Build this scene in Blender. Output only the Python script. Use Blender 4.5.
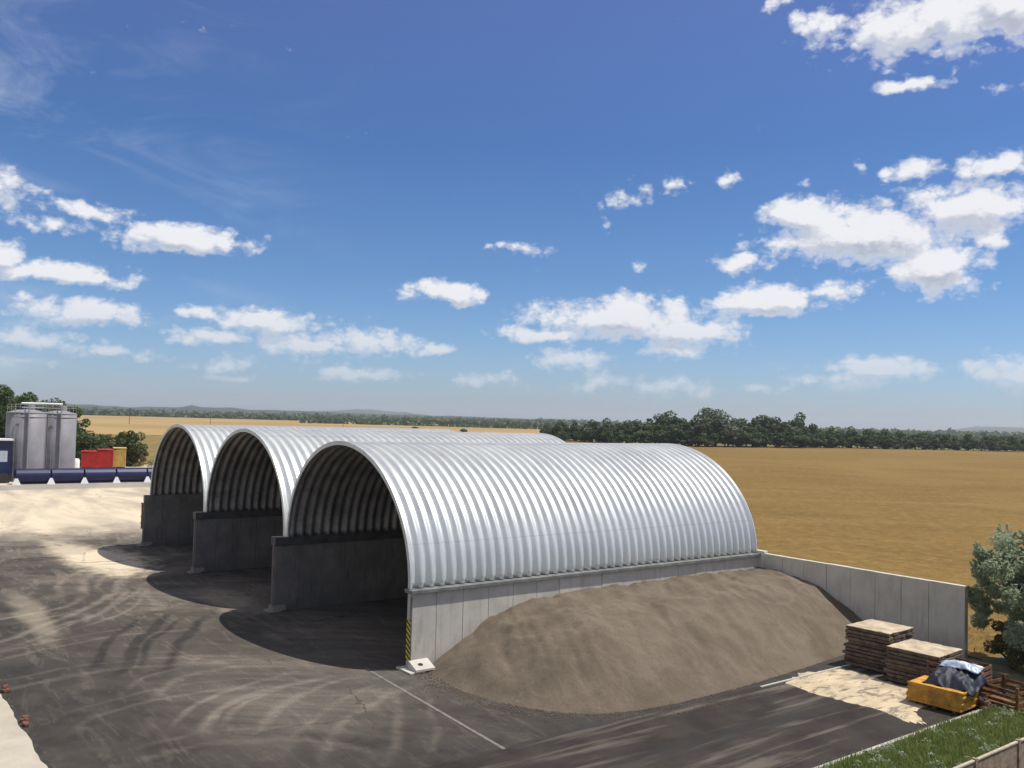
import bpy, bmesh, math, random
import numpy as np
from mathutils import Vector, Matrix, noise as mnoise
for o in list(bpy.data.objects): bpy.data.objects.remove(o)
SC = bpy.context.scene; COL = SC.collection
rnd = random.Random(7); R_ = math.radians

# ------------------------------------------------------------------ camera
YAW, PITCH, ROLL = -0.931, 0.040, 0.026
CAM = Vector((25.697, -15.256, 8.311)); FL = 893.1
fw = Vector((math.sin(YAW)*math.cos(PITCH), math.cos(YAW)*math.cos(PITCH), math.sin(PITCH)))
r0 = Vector((math.cos(YAW), -math.sin(YAW), 0)); u0 = r0.cross(fw)
rt = math.cos(ROLL)*r0 + math.sin(ROLL)*u0; up = -math.sin(ROLL)*r0 + math.cos(ROLL)*u0
cd = bpy.data.cameras.new('camera'); cam = bpy.data.objects.new('camera', cd); COL.objects.link(cam)
cam.matrix_world = Matrix(((rt.x, up.x, -fw.x, CAM.x), (rt.y, up.y, -fw.y, CAM.y), (rt.z, up.z, -fw.z, CAM.z), (0, 0, 0, 1)))
cd.sensor_width = 36; cd.lens = FL/1024*36; cd.clip_end = 40000; cd.clip_start = .1
SC.camera = cam
def ray(x, y): return fw + rt*((x-512)/FL) + up*((384-y)/FL)
def at(x, y, z=0.):                       # survey a photo point onto a level plane
    d = ray(x, y); t = (z-CAM.z)/d.z; return CAM + d*t
def far(x, dist):                         # ground point in the compass direction of column x
    d = ray(x, 430); d.z = 0; d.normalize(); return Vector((CAM.x, CAM.y, 0)) + d*dist
def zat(p, y, x=512):                     # height above p seen at row y
    h = Vector((p.x-CAM.x, p.y-CAM.y, 0)); dd = h.length; h.normalize()
    fh = h.dot(fw); # solve (h + k*z)
    # row: 384 - FL*(d.up)/(d.fw) = y  with d=(h, s)
    c = (384-y)/FL; s = (c*h.dot(fw)-h.dot(up))/(up.z-c*fw.z); return CAM.z + s*dd
# ------------------------------------------------------------------ world, sun, exposure
SUN = Vector((.27, .43, 1)).normalized()
w = bpy.data.worlds.new('World'); SC.world = w; w.use_nodes = True
SC.view_settings.view_transform = 'Standard'; SC.view_settings.look = 'None'
SC.view_settings.exposure = 0.0; SC.view_settings.gamma = 1; SC.view_settings.use_curve_mapping = False
SC.render.engine = 'CYCLES'
SKY_STR = 0.10
sl = bpy.data.lights.new('sun', 'SUN'); sl.energy = 4.9; sl.angle = R_(.5); sl.color = (1, .95, .87)
so = bpy.data.objects.new('sun', sl); COL.objects.link(so); so.rotation_euler = SUN.to_track_quat('Z', 'Y').to_euler(); so.location = (0, 0, 60)

class NT:                                 # tiny node helper
    def __init__(s, nt): s.nt = nt; s.n = nt.nodes; s.l = nt.links
    def _in(s, sock, v):
        if v is None: return
        if isinstance(v, bpy.types.NodeSocket): s.l.new(v, sock)
        else: sock.default_value = v
    def math(s, op, a, b=None, c=None, clamp=False):
        n = s.n.new('ShaderNodeMath'); n.operation = op; n.use_clamp = clamp
        for i, v in enumerate((a, b, c)): s._in(n.inputs[i], v)
        return n.outputs[0]
    def vmath(s, op, a, b=None, out=0):
        n = s.n.new('ShaderNodeVectorMath'); n.operation = op
        s._in(n.inputs[0], a); s._in(n.inputs[1], b)
        return n.outputs[out]
    def maprange(s, v, a, b, c=0., d=1., smooth=True):
        n = s.n.new('ShaderNodeMapRange'); n.interpolation_type = 'SMOOTHSTEP' if smooth else 'LINEAR'
        s._in(n.inputs[0], v); s._in(n.inputs[1], a); s._in(n.inputs[2], b); s._in(n.inputs[3], c); s._in(n.inputs[4], d)
        return n.outputs[0]
    def noise(s, vec, scale, detail=4., rough=.55, dist=0.):
        n = s.n.new('ShaderNodeTexNoise'); s._in(n.inputs['Vector'], vec)
        n.inputs['Scale'].default_value = scale; n.inputs['Detail'].default_value = detail
        n.inputs['Roughness'].default_value = rough; n.inputs['Distortion'].default_value = dist
        return n.outputs['Fac']
    def scale(s, vec, sc):
        return s.vmath('MULTIPLY', vec, sc)
    def mix(s, f, a, b, mode='MIX'):
        n = s.n.new('ShaderNodeMix'); n.data_type = 'RGBA'; n.blend_type = mode
        s._in(n.inputs[0], f)
        for k, v in ((6, a), (7, b)):
            if isinstance(v, (tuple, list)) and len(v) == 3: v = (*v, 1)
            s._in(n.inputs[k], v)
        return n.outputs[2]
    def ramp(s, f, pts):
        n = s.n.new('ShaderNodeValToRGB'); s._in(n.inputs[0], f); e = n.color_ramp.elements
        while len(e) < len(pts): e.new(.5)
        for i, (p, c) in enumerate(pts): e[i].position = p; e[i].color = (*c, 1)
        return n.outputs[0]
    def sep(s, v):
        n = s.n.new('ShaderNodeSeparateXYZ'); s._in(n.inputs[0], v); return n.outputs
    def comb(s, x, y, z):
        n = s.n.new('ShaderNodeCombineXYZ'); s._in(n.inputs[0], x); s._in(n.inputs[1], y); s._in(n.inputs[2], z); return n.outputs[0]
    def bump(s, h, strength=.5, dist=.02):
        n = s.n.new('ShaderNodeBump'); s._in(n.inputs['Height'], h); n.inputs['Strength'].default_value = strength
        n.inputs['Distance'].default_value = dist; return n.outputs[0]

# clouds: (column, row, half width, half height) as seen in the photograph, turned into compass bearing and elevation
CL = [(935,22,120,36,1),(1010,2,95,42,1),(820,20,16,12,.9),(905,86,34,7,.75),(990,163,46,15,.95),(1020,85,14,5,.6),
(865,232,112,36,1),(965,206,82,26,1),(935,268,58,26,1),(800,215,46,20,1),(990,240,30,12,.8),(745,262,36,9,.85),(765,301,74,17,1),(828,292,44,12,.8),
(625,318,92,22,1),(548,334,48,8,.9),(672,332,66,16,.95),(670,352,44,12,.7),(565,360,40,13,.75),(670,386,50,12,.55),
(448,293,42,10,.9),(480,296,14,9,.8),(515,249,22,6,.75),(632,203,21,10,.85),(646,193,11,8,.8),(670,186,7,8,.75),(602,223,7,7,.5),(725,178,10,7,.65),(800,178,6,5,.5),
(852,167,7,8,.8),(885,169,10,5,.7),(920,169,22,9,.8),(172,238,70,14,1),(215,240,26,12,.9),(92,210,54,10,.7),(50,224,42,8,.65),(48,270,78,14,.95),(5,254,34,17,.95),(110,280,34,8,.8),
(80,312,62,14,.85),(42,340,62,12,.7),(112,353,44,8,.75),(195,312,34,7,.85),(268,322,58,15,.95),(215,336,46,9,.9),(310,344,66,14,.85),(232,364,44,9,.6),(376,344,42,12,.8),
(435,351,26,6,.9),(362,372,56,9,.75),(480,378,34,8,.65),(890,368,84,12,.75),(840,382,48,10,.55),(1010,374,36,20,.75),(760,390,34,5,.6),(600,384,44,8,.45),(30,300,30,6,.5),
(785,1,9,7,.6),(700,312,14,6,.6),(640,268,8,6,.5),(230,378,28,5,.5),(20,362,44,7,.55),(5,185,24,26,.52)]
W = NT(w.node_tree); bgn = W.n['Background']
sky = W.n.new('ShaderNodeTexSky'); sky.sky_type = 'NISHITA'; sky.sun_disc = False
sky.sun_elevation = math.asin(SUN.z); sky.sun_rotation = math.atan2(SUN.x, SUN.y)
sky.altitude = 150; sky.air_density = 1.0; sky.dust_density = .6; sky.ozone_density = 2.2
tc = W.n.new('ShaderNodeTexCoord'); D = W.sep(tc.outputs['Generated'])
az = W.math('ARCTAN2', D[0], D[1]); el = W.math('ARCSINE', D[2])
P0 = W.comb(az, el, 0.)
def cloud_group():
    g = bpy.data.node_groups.new('cloud_cover', 'ShaderNodeTree')
    g.interface.new_socket('P', in_out='INPUT', socket_type='NodeSocketVector')
    g.interface.new_socket('F', in_out='OUTPUT', socket_type='NodeSocketFloat'); g.interface.new_socket('Body', in_out='OUTPUT', socket_type='NodeSocketFloat')
    G = NT(g); gi = G.n.new('NodeGroupInput'); go = G.n.new('NodeGroupOutput'); cur = None
    P = gi.outputs[0]
    wn = G.n.new('ShaderNodeTexNoise'); wn.noise_dimensions = '2D'; G.l.new(P, wn.inputs['Vector']); wn.inputs['Scale'].default_value = 20; wn.inputs['Detail'].default_value = 3
    P = G.vmath('ADD', P, G.vmath('MULTIPLY', G.vmath('SUBTRACT', wn.outputs['Color'], (.5, .5, .5)), (.050, .022, 0)))
    for (x, y, rx, ry, a) in CL:
        if rx <= 22: a *= .72; rx *= 1.35
        d = ray(x, y).normalized(); dx = ray(x+rx, y).normalized(); dy = ray(x, y-ry).normalized()
        a0 = math.atan2(d.x, d.y); e0 = math.asin(d.z)
        sa = max(.002, abs(math.atan2(dx.x, dx.y)-a0))*1.25; se = max(.002, abs(math.asin(dy.z)-e0))*1.25
        v = G.vmath('MULTIPLY', G.vmath('SUBTRACT', P, (a0, e0, 0)), (1/sa, 1/se, 0))
        f = G.math('MULTIPLY_ADD', G.vmath('LENGTH', v, out=1), -a, a)
        cur = f if cur is None else G.math('SMOOTH_MAX', cur, f, .12)
    cur = G.math('MAXIMUM', cur, -.30)
    Q = G.scale(gi.outputs[0], (1, 1.45, 1))
    n1 = G.noise(Q, 17, 7, .60, .15); n1.node.noise_dimensions = '2D'
    vo = G.n.new('ShaderNodeTexVoronoi'); vo.voronoi_dimensions = '2D'; vo.feature = 'SMOOTH_F1'; vo.inputs['Scale'].default_value = 58; vo.inputs['Detail'].default_value = 2; vo.inputs['Roughness'].default_value = .55; vo.inputs['Smoothness'].default_value = .35
    wv = G.n.new('ShaderNodeTexNoise'); wv.noise_dimensions = '2D'; G.l.new(Q, wv.inputs['Vector']); wv.inputs['Scale'].default_value = 90; wv.inputs['Detail'].default_value = 4
    G.l.new(G.vmath('ADD', Q, G.vmath('MULTIPLY', wv.outputs['Color'], (.012, .012, 0))), vo.inputs['Vector'])
    puff = G.math('SUBTRACT', .42, vo.outputs['Distance'])
    nn = G.math('MULTIPLY_ADD', G.math('SUBTRACT', n1, .5), 1.5, G.math('MULTIPLY', puff, .42))
    G.l.new(G.math('MULTIPLY_ADD', cur, 1.15, nn), go.inputs[0]); G.l.new(G.math('MULTIPLY_ADD', nn, .30, cur), go.inputs[1])
    return g
cg = cloud_group()
def cov(vec, k=0):
    n = W.n.new('ShaderNodeGroup'); n.node_tree = cg; W.l.new(vec, n.inputs[0]); return n.outputs
c0, b0 = cov(P0); c1, b1 = cov(W.vmath('ADD', P0, (.005, .014, 0)))
lowf = W.maprange(el, 0., .16)
mask = W.maprange(c0, -.10, .58)
lit = W.maprange(W.math('ADD', W.math('SUBTRACT', b0, b1), W.math('MULTIPLY', W.math('SUBTRACT', c0, c1), .34)), -.40, .24)
thick = W.maprange(c0, .0, .7)
bright = W.mix(lowf, (7.0, 7.4, 8.1), (9.0, 9.0, 9.3)); dark = W.mix(lowf, (5.2, 5.8, 6.9), (4.7, 5.1, 6.1))
ccol = W.mix(W.math('MULTIPLY', W.math('SUBTRACT', 1., lit), thick), bright, dark)
skyc = W.mix(1., sky.outputs[0], W.ramp(W.math('DIVIDE', el, .5, clamp=True), [(0., (.74, .87, 1.24)), (.12, (.66, .86, 1.20)), (.31, (.52, .755, 1.07)), (.60, (.45, .685, 1.02)), (.86, (.64, .74, 1.10)), (1., (.70, .78, 1.12))]), 'MULTIPLY')
# thin high haze veil
veil = W.noise(W.scale(P0, (1., 3.5, 1.)), 4, 8, .62, 1.2)
veilm = W.math('MULTIPLY', W.maprange(veil, .46, .78), W.maprange(az, -1.05, -1.5, 0., .42))
skyc = W.mix(veilm, skyc, (6.2, 6.8, 8.0))
# warm unseen cumulus added beyond the view as neutral ambient fill light
n9 = W.noise(W.vmath('ADD', D_vec := tc.outputs['Generated'], W.comb(0., 0., D[2])), 2.6, 6, .58, .3)
outside = W.math('MAXIMUM', W.maprange(el, .50, .62), W.maprange(W.math('ABSOLUTE', W.math('ADD', az, -YAW)), .66, .80))
m9 = W.math('MULTIPLY', W.math('MULTIPLY', W.maprange(n9, .44, .56), outside), W.maprange(el, 0., .12))
skyc = W.mix(m9, skyc, W.mix(W.maprange(n9, .5, .7), (7.4, 7.0, 6.5), (4.8, 4.6, 4.5)))
fade = W.math('MULTIPLY', mask, W.maprange(el, .0, .12, .45, .97))
W.l.new(W.mix(fade, skyc, ccol), bgn.inputs[0]); bgn.inputs[1].default_value = SKY_STR

# ------------------------------------------------------------------ helpers
def tag(o, label=None, cat=None, group=None, kind=None):
    if label: o['label'] = label
    if cat: o['category'] = cat
    if group: o['group'] = group
    if kind: o['kind'] = kind
    return o
def thing(name, label, cat, loc=(0, 0, 0), group=None, rz=0):
    o = bpy.data.objects.new(name, None); o.empty_display_size = .3; COL.objects.link(o)
    o.location = loc; o.rotation_euler = (0, 0, rz); return tag(o, label, cat, group)
def mesh(name, verts, faces, mat, parent=None, smooth=False, loc=None):
    m = bpy.data.meshes.new(name); m.from_pydata([tuple(v) for v in verts], [], faces); m.update()
    if mat: m.materials.append(mat)
    if smooth: m.polygons.foreach_set('use_smooth', [True]*len(m.polygons))
    o = bpy.data.objects.new(name, m); COL.objects.link(o)
    if parent: o.parent = parent
    if loc is not None: o.location = loc
    return o
class MB:
    def __init__(s): s.v = []; s.f = []
    def add(s, vs, fs):
        b = len(s.v); s.v += [tuple(v) for v in vs]; s.f += [tuple(i+b for i in f) for f in fs]; return s
    def box(s, x0, x1, y0, y1, z0, z1, bev=0., M=None):
        if bev <= 0:
            vs = [(x, y, z) for x in (x0, x1) for y in (y0, y1) for z in (z0, z1)]
            fs = [(0, 1, 3, 2), (4, 6, 7, 5), (0, 4, 5, 1), (2, 3, 7, 6), (0, 2, 6, 4), (1, 5, 7, 3)]
        else:
            bm = bmesh.new(); bmesh.ops.create_cube(bm, size=1)
            for v in bm.verts: v.co = Vector(((x0+x1)/2+v.co.x*(x1-x0), (y0+y1)/2+v.co.y*(y1-y0), (z0+z1)/2+v.co.z*(z1-z0)))
            bmesh.ops.bevel(bm, geom=bm.edges[:], offset=bev, segments=2, profile=.6, affect='EDGES')
            bm.verts.index_update(); vs = [v.co.copy() for v in bm.verts]; fs = [tuple(v.index for v in f.verts) for f in bm.faces]; bm.free()
        if M: vs = [M @ Vector(v) for v in vs]
        return s.add(vs, fs)
    def tube(s, pts, rad, n=8, cap=True):
        pts = [Vector(p) for p in pts]; rs = rad if isinstance(rad, (list, tuple)) else [rad]*len(pts); b = []
        vs = []; fs = []
        for i, p in enumerate(pts):
            d = (pts[min(i+1, len(pts)-1)]-pts[max(i-1, 0)]).normalized()
            a = d.orthogonal().normalized() if i == 0 else (a - d*a.dot(d)).normalized()
            c = d.cross(a)
            for k in range(n):
                t = 2*math.pi*k/n; vs.append(p + (a*math.cos(t)+c*math.sin(t))*rs[i])
        for i in range(len(pts)-1):
            for k in range(n): fs.append((i*n+k, i*n+(k+1) % n, (i+1)*n+(k+1) % n, (i+1)*n+k))
        if cap: fs.append(tuple(range(n-1, -1, -1))); fs.append(tuple((len(pts)-1)*n+k for k in range(n)))
        return s.add(vs, fs)
    def lathe(s, prof, n=32, c=(0, 0)):
        vs = [(c[0]+r*math.cos(2*math.pi*k/n), c[1]+r*math.sin(2*math.pi*k/n), z) for r, z in prof for k in range(n)]
        fs = [(i*n+k, i*n+(k+1) % n, (i+1)*n+(k+1) % n, (i+1)*n+k) for i in range(len(prof)-1) for k in range(n)]
        return s.add(vs, fs)
    def build(s, name, mat, parent=None, smooth=False, loc=None):
        return mesh(name, s.v, s.f, mat, parent, smooth, loc)
def mat(name, fn):
    m = bpy.data.materials.new(name); m.use_nodes = True; N = NT(m.node_tree); b = N.n['Principled BSDF']
    t = N.n.new('ShaderNodeTexCoord'); g = N.n.new('ShaderNodeNewGeometry'); fn(N, b, t, g); return m
def S(N, b, k, v): N._in(b.inputs[k], (*v, 1) if isinstance(v, tuple) and len(v) == 3 and k == 'Base Color' else v)
def simple(name, col, rough=.8, var=.15, sc=3., metal=0., bumpd=.0, spec=.5):
    def fn(N, b, t, g):
        P = g.outputs['Position']; n = N.noise(P, sc, 5, .6); n2 = N.noise(P, sc*9, 3)
        f = N.math('ADD', N.math('MULTIPLY', n, .7), N.math('MULTIPLY', n2, .3))
        lo = tuple(c*(1-var*1.6) for c in col); hi = tuple(min(1, c*(1+var*1.4)) for c in col)
        S(N, b, 'Base Color', N.mix(N.maprange(f, .32, .68), lo, hi)); b.inputs['Roughness'].default_value = rough
        b.inputs['Metallic'].default_value = metal; b.inputs['Specular IOR Level'].default_value = spec
        if bumpd: S(N, b, 'Normal', N.bump(f, .6, bumpd))
    return mat(name, fn)

# ------------------------------------------------------------------ materials
def m_steel(N, b, t, g):
    P = g.outputs['Position']; n = N.noise(N.scale(P, (1.2, 7, 1.2)), 1.0, 4, .6); n2 = N.noise(P, .35, 3)
    f = N.math('ADD', N.math('MULTIPLY', n, .5), N.math('MULTIPLY', n2, .5))
    c = N.mix(N.maprange(f, .3, .7), (.64, .665, .655), (.76, .785, .77))
    X, Y, Z = N.sep(P)
    wn = N.n.new('ShaderNodeTexWhiteNoise'); wn.noise_dimensions = '1D'; N.l.new(N.math('FLOOR', N.math('MULTIPLY', Y, 1/(3*.41628))), wn.inputs['W'])
    c = N.mix(N.math('MULTIPLY', wn.outputs['Value'], .22), c, (.56, .57, .58))
    dirt = N.noise(N.scale(P, (.5, 9, .35)), 1.3, 5, .65)
    c = N.mix(N.math('MULTIPLY', N.maprange(dirt, .54, .74), .30), c, (.42, .41, .385))
    lap = N.math('ABSOLUTE', N.math('SUBTRACT', N.math('FRACT', N.math('MULTIPLY', Z, .62)), .5))
    c = N.mix(N.math('MULTIPLY', N.maprange(lap, .018, .006), .22), c, (.30, .30, .30))
    S(N, b, 'Base Color', c); b.inputs['Metallic'].default_value = .5
    S(N, b, 'Roughness', N.maprange(n, .3, .7, .32, .44))
    b.inputs['Specular IOR Level'].default_value = .5
    S(N, b, 'Normal', N.bump(N.noise(N.scale(P, (2, 2, 2)), 1.5, 2), .12, .02))
STEEL = mat('galvanised_steel', m_steel)
STEEL_IN = simple('shaded_inner_steel', (.28, .275, .265), .5, .25, 1.2, .5)  # darker copy of the roof steel, interior shade put into its colour
def concrete(name, c0, c1, stain=.5):
    def fn(N, b, t, g):
        P = g.outputs['Position']; n = N.noise(P, 1.1, 6, .62); n2 = N.noise(N.scale(P, (3.5, 3.5, .45)), 1.2, 4, .6); n3 = N.noise(P, 22, 3)
        c = N.mix(N.maprange(n, .3, .7), c0, c1)
        c = N.mix(N.math('MULTIPLY', N.maprange(n2, .52, .75), stain), c, tuple(x*.62 for x in c0))
        c = N.mix(N.math('MULTIPLY', N.maprange(n3, .62, .72), .45), c, tuple(x*.6 for x in c0))
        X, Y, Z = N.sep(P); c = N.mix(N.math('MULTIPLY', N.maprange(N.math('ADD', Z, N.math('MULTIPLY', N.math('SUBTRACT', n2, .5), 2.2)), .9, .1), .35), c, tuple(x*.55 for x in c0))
        S(N, b, 'Base Color', c); b.inputs['Roughness'].default_value = .88; b.inputs['Specular IOR Level'].default_value = .3
        S(N, b, 'Normal', N.bump(n3, .35, .01))
    return mat(name, fn)
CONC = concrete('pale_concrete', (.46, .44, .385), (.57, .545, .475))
CONC_IN = concrete('shaded_inner_concrete', (.165, .155, .14), (.235, .22, .20), .7)  # inner walls: darker copy of the pale concrete with the barn's shade painted in
CONC_W = concrete('fresh_white_concrete', (.52, .50, .44), (.66, .64, .57), .35)
BEAM = simple('weathered_beam_paint', (.20, .205, .20), .6, .2, 2, .3)
CAPB = simple('dark_cap_beam', (.085, .085, .085), .6, .2, 2, .2)
TRIM = simple('edge_trim_steel', (.62, .65, .66), .4, .08, 2, .5)
JOINT = simple('dark_joint', (.05, .05, .048), .9, .2)
HOLE = simple('hole_shade', (.02, .02, .02), .9, .2)

TRACKS = []
def arc(p1, p2, p3, wd, amt, z=0.):        # ring through three surveyed points
    a, b, c = [at(*p) for p in (p1, p2, p3)]
    A = a.xy; B = b.xy; C = c.xy
    d = 2*(A.x*(B.y-C.y)+B.x*(C.y-A.y)+C.x*(A.y-B.y))
    if abs(d) < 1e-6: d = 1e-6
    ux = (A.length_squared*(B.y-C.y)+B.length_squared*(C.y-A.y)+C.length_squared*(A.y-B.y))/d
    uy = (A.length_squared*(C.x-B.x)+B.length_squared*(A.x-C.x)+C.length_squared*(B.x-A.x))/d
    r = math.hypot(A.x-ux, A.y-uy); ext = max((A-B).length, (C-B).length)
    TRACKS.append((ux, uy, r, B.x, B.y, ext*1.15, wd*.55, amt)); TRACKS.append((ux, uy, r+(.95 if r < 60 else .8), B.x, B.y, ext*1.0, wd*.38, amt*.8))
arc((-40, 652), (80, 610), (118, 588), .32, .8); arc((118, 590), (124, 576), (158, 562), .32, .8)
arc((30, 634), (110, 606), (122, 588), .28, .7); arc((86, 596), (84, 580), (112, 566), .34, .8); arc((-20, 622), (50, 610), (86, 594), .3, .7)
arc((205, 735), (240, 698), (330, 676), .30, .75); arc((255, 735), (285, 700), (345, 678), .28, .6); arc((150, 700), (200, 672), (300, 668), .25, .4)
arc((0, 690), (120, 668), (260, 664), .3, .35); arc((170, 612), (140, 640), (122, 668), .3, -.45); arc((215, 612), (180, 640), (168, 668), .3, -.4)
arc((392, 690), (400, 720), (380, 768), .25, .35); arc((60, 740), (200, 690), (330, 690), .22, .3); arc((320, 768), (350, 715), (400, 690), .3, .35)
arc((0, 560), (60, 556), (120, 552), .6, -.3); arc((0, 660), (90, 640), (200, 628), .25, .35); arc((110, 768), (260, 740), (400, 760), .3, .25)
def m_yard(N, b, t, g):
    P = g.outputs['Position']; X, Y, Z = N.sep(P)
    wob = N.noise(P, .35, 3, .5)
    Pw = N.vmath('ADD', P, N.comb(N.math('MULTIPLY', N.math('SUBTRACT', wob, .5), 1.0), N.math('MULTIPLY', N.math('SUBTRACT', N.noise(P, .3, 2), .5), .8), 0))
    big = N.noise(P, .16, 5, .6, .8); mid = N.noise(P, .9, 5, .62, .5); fine = N.noise(P, 14, 4, .6); grit = N.noise(P, 60, 2)
    strk = N.noise(N.scale(P, (.30, 1.5, 1)), 1.0, 7, .70, 1.6)
    asp = N.mix(N.maprange(mid, .28, .72), (.028, .0245, .0215), (.054, .048, .041))
    dust = N.math('ADD', N.math('MULTIPLY', N.maprange(big, .42, .70), .42), N.math('MULTIPLY', N.maprange(strk, .50, .66), .42))
    # the yard gets dustier away from the ledge and towards the middle barn
    dust = N.math('MULTIPLY', dust, N.maprange(X, 4., -22., .45, 1.15))
    dust = N.math('ADD', dust, N.math('MULTIPLY', N.math('MULTIPLY', N.maprange(Y, -11., -4., 0., .42), N.maprange(big, .3, .6, .45, 1.)), N.maprange(X, 7., 0.)))
    pos = None; neg = None
    brk = N.maprange(N.noise(P, 1.3, 4, .6), .30, .62)
    for (cx, cy, r, bx, by, ext, wd, amt) in TRACKS:
        d = N.math('ABSOLUTE', N.math('SUBTRACT', N.vmath('DISTANCE', N.vmath('MULTIPLY', Pw, (1, 1, 0)), (cx+.1, cy, 0), out=1), r))
        m = N.math('MULTIPLY', N.maprange(d, wd*1.9, 0.), N.maprange(N.vmath('DISTANCE', P, (bx, by, 0), out=1), ext, ext*.5, 0., abs(amt)))
        if amt > 0: pos = m if pos is None else N.math('MAXIMUM', pos, m)
        else: neg = m if neg is None else N.math('MAXIMUM', neg, m)
    dust = N.math('ADD', dust, N.math('MULTIPLY', pos, N.math('MULTIPLY_ADD', brk, .6, .35)))
    dust = N.math('SUBTRACT', dust, N.math('MULTIPLY', neg, .9), clamp=True)
    lat = N.noise(N.comb(N.math('ADD', N.math('MULTIPLY', X, .12), N.math('MULTIPLY', Y, .16)), N.math('ADD', N.math('MULTIPLY', X, -.9), N.math('MULTIPLY', Y, .7)), 0.), .9, 8, .74, 1.)
    dust = N.math('MULTIPLY', N.math('MULTIPLY', dust, N.maprange(fine, .25, .6, .62, 1.08)), N.maprange(lat, .36, .62, .62, 1.18), clamp=True)
    c = N.mix(dust, asp, (.215, .185, .150))
    # pale sand trodden over the asphalt: whole far yard and a few patches
    e = N.math('ADD', X, N.math('MULTIPLY', N.math('SUBTRACT', N.noise(P, .10, 5, .65, 1.), .5), 22.))
    sand = N.maprange(e, -34., -44., 0., 1.)
    for (px, py, rx, ry, s) in ((105, 560, 5.5, 2.2, 1.2), (30, 612, 6.0, .6, .28), (230, 600, 3.5, 1.2, .3), (75, 552, 7, 1.4, .7)):
        q = at(px, py); dd = N.vmath('LENGTH', N.vmath('MULTIPLY', N.vmath('SUBTRACT', Pw, (q.x, q.y, 0)), (1/rx, 1/ry, 0)), out=1)
        sand = N.math('MAXIMUM', sand, N.math('MULTIPLY', N.maprange(N.math('ADD', dd, N.math('MULTIPLY', N.math('SUBTRACT', mid, .5), 1.4)), 1.25, .35), s), clamp=True)
    scol = N.mix(N.maprange(N.noise(N.scale(P, (.12, .5, 1)), .5, 5, .6, .6), .38, .68), (.70, .595, .435), (.44, .375, .285))
    c = N.mix(sand, c, scol)
    # grey worn lane in front of the platform
    lane = N.maprange(N.math('ABSOLUTE', N.math('ADD', X, 79.)), 4.5, 2.5)
    c = N.mix(N.math('MULTIPLY', lane, .75), c, (.26, .25, .235))
    # hairline cracks, patched tar and oil spots
    vc = N.n.new('ShaderNodeTexVoronoi'); vc.feature = 'DISTANCE_TO_EDGE'; N.l.new(N.vmath('ADD', P, N.comb(N.noise(P, 1.5, 4), N.noise(P, 1.2, 4), 0.)), vc.inputs['Vector']); vc.inputs['Scale'].default_value = .16
    crk = N.math('MULTIPLY', N.maprange(vc.outputs['Distance'], .006, .001), N.maprange(big, .45, .6))
    c = N.mix(N.math('MULTIPLY', crk, .6), c, (.02, .018, .016))
    oil = N.noise(P, .8, 3, .5); c = N.mix(N.math('MULTIPLY', N.maprange(oil, .66, .74), .5), c, (.028, .025, .022))
    stone = N.n.new('ShaderNodeTexVoronoi'); N.l.new(P, stone.inputs['Vector']); stone.inputs['Scale'].default_value = 1.2
    c = N.mix(N.math('MULTIPLY', N.maprange(stone.outputs['Distance'], .030, .018), .6), c, (.42, .38, .33))
    c = N.mix(N.math('MULTIPLY', N.maprange(grit, .3, .7), .25), c, (.03, .03, .03), 'MIX')
    S(N, b, 'Base Color', c); b.inputs['Roughness'].default_value = .93; b.inputs['Specular IOR Level'].default_value = .25
    S(N, b, 'Normal', N.bump(N.math('ADD', fine, N.math('MULTIPLY', mid, 1.5)), .35, .02))
YARD = mat('dusty_asphalt_yard', m_yard)
def m_road(N, b, t, g):
    P = g.outputs['Position']; X, Y, Z = N.sep(P)
    st = N.noise(N.scale(P, (1.6, .13, 1)), 1.0, 5, .62, .4); mid = N.noise(P, .8, 5, .6); fine = N.noise(P, 16, 4)
    c = N.mix(N.maprange(mid, .3, .7), (.024, .020, .018), (.044, .037, .032))
    c = N.mix(N.math('MULTIPLY', N.maprange(st, .50, .66), .62), c, (.165, .140, .115))
    c = N.mix(N.math('MULTIPLY', N.maprange(N.math('ABSOLUTE', N.math('SUBTRACT', X, 9.75)), .5, .1), .6), c, (.032, .030, .030))
    S(N, b, 'Base Color', c); b.inputs['Roughness'].default_value = .92; b.inputs['Specular IOR Level'].default_value = .25
    S(N, b, 'Normal', N.bump(fine, .4, .015))
ROAD = mat('dark_striped_asphalt', m_road)
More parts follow.
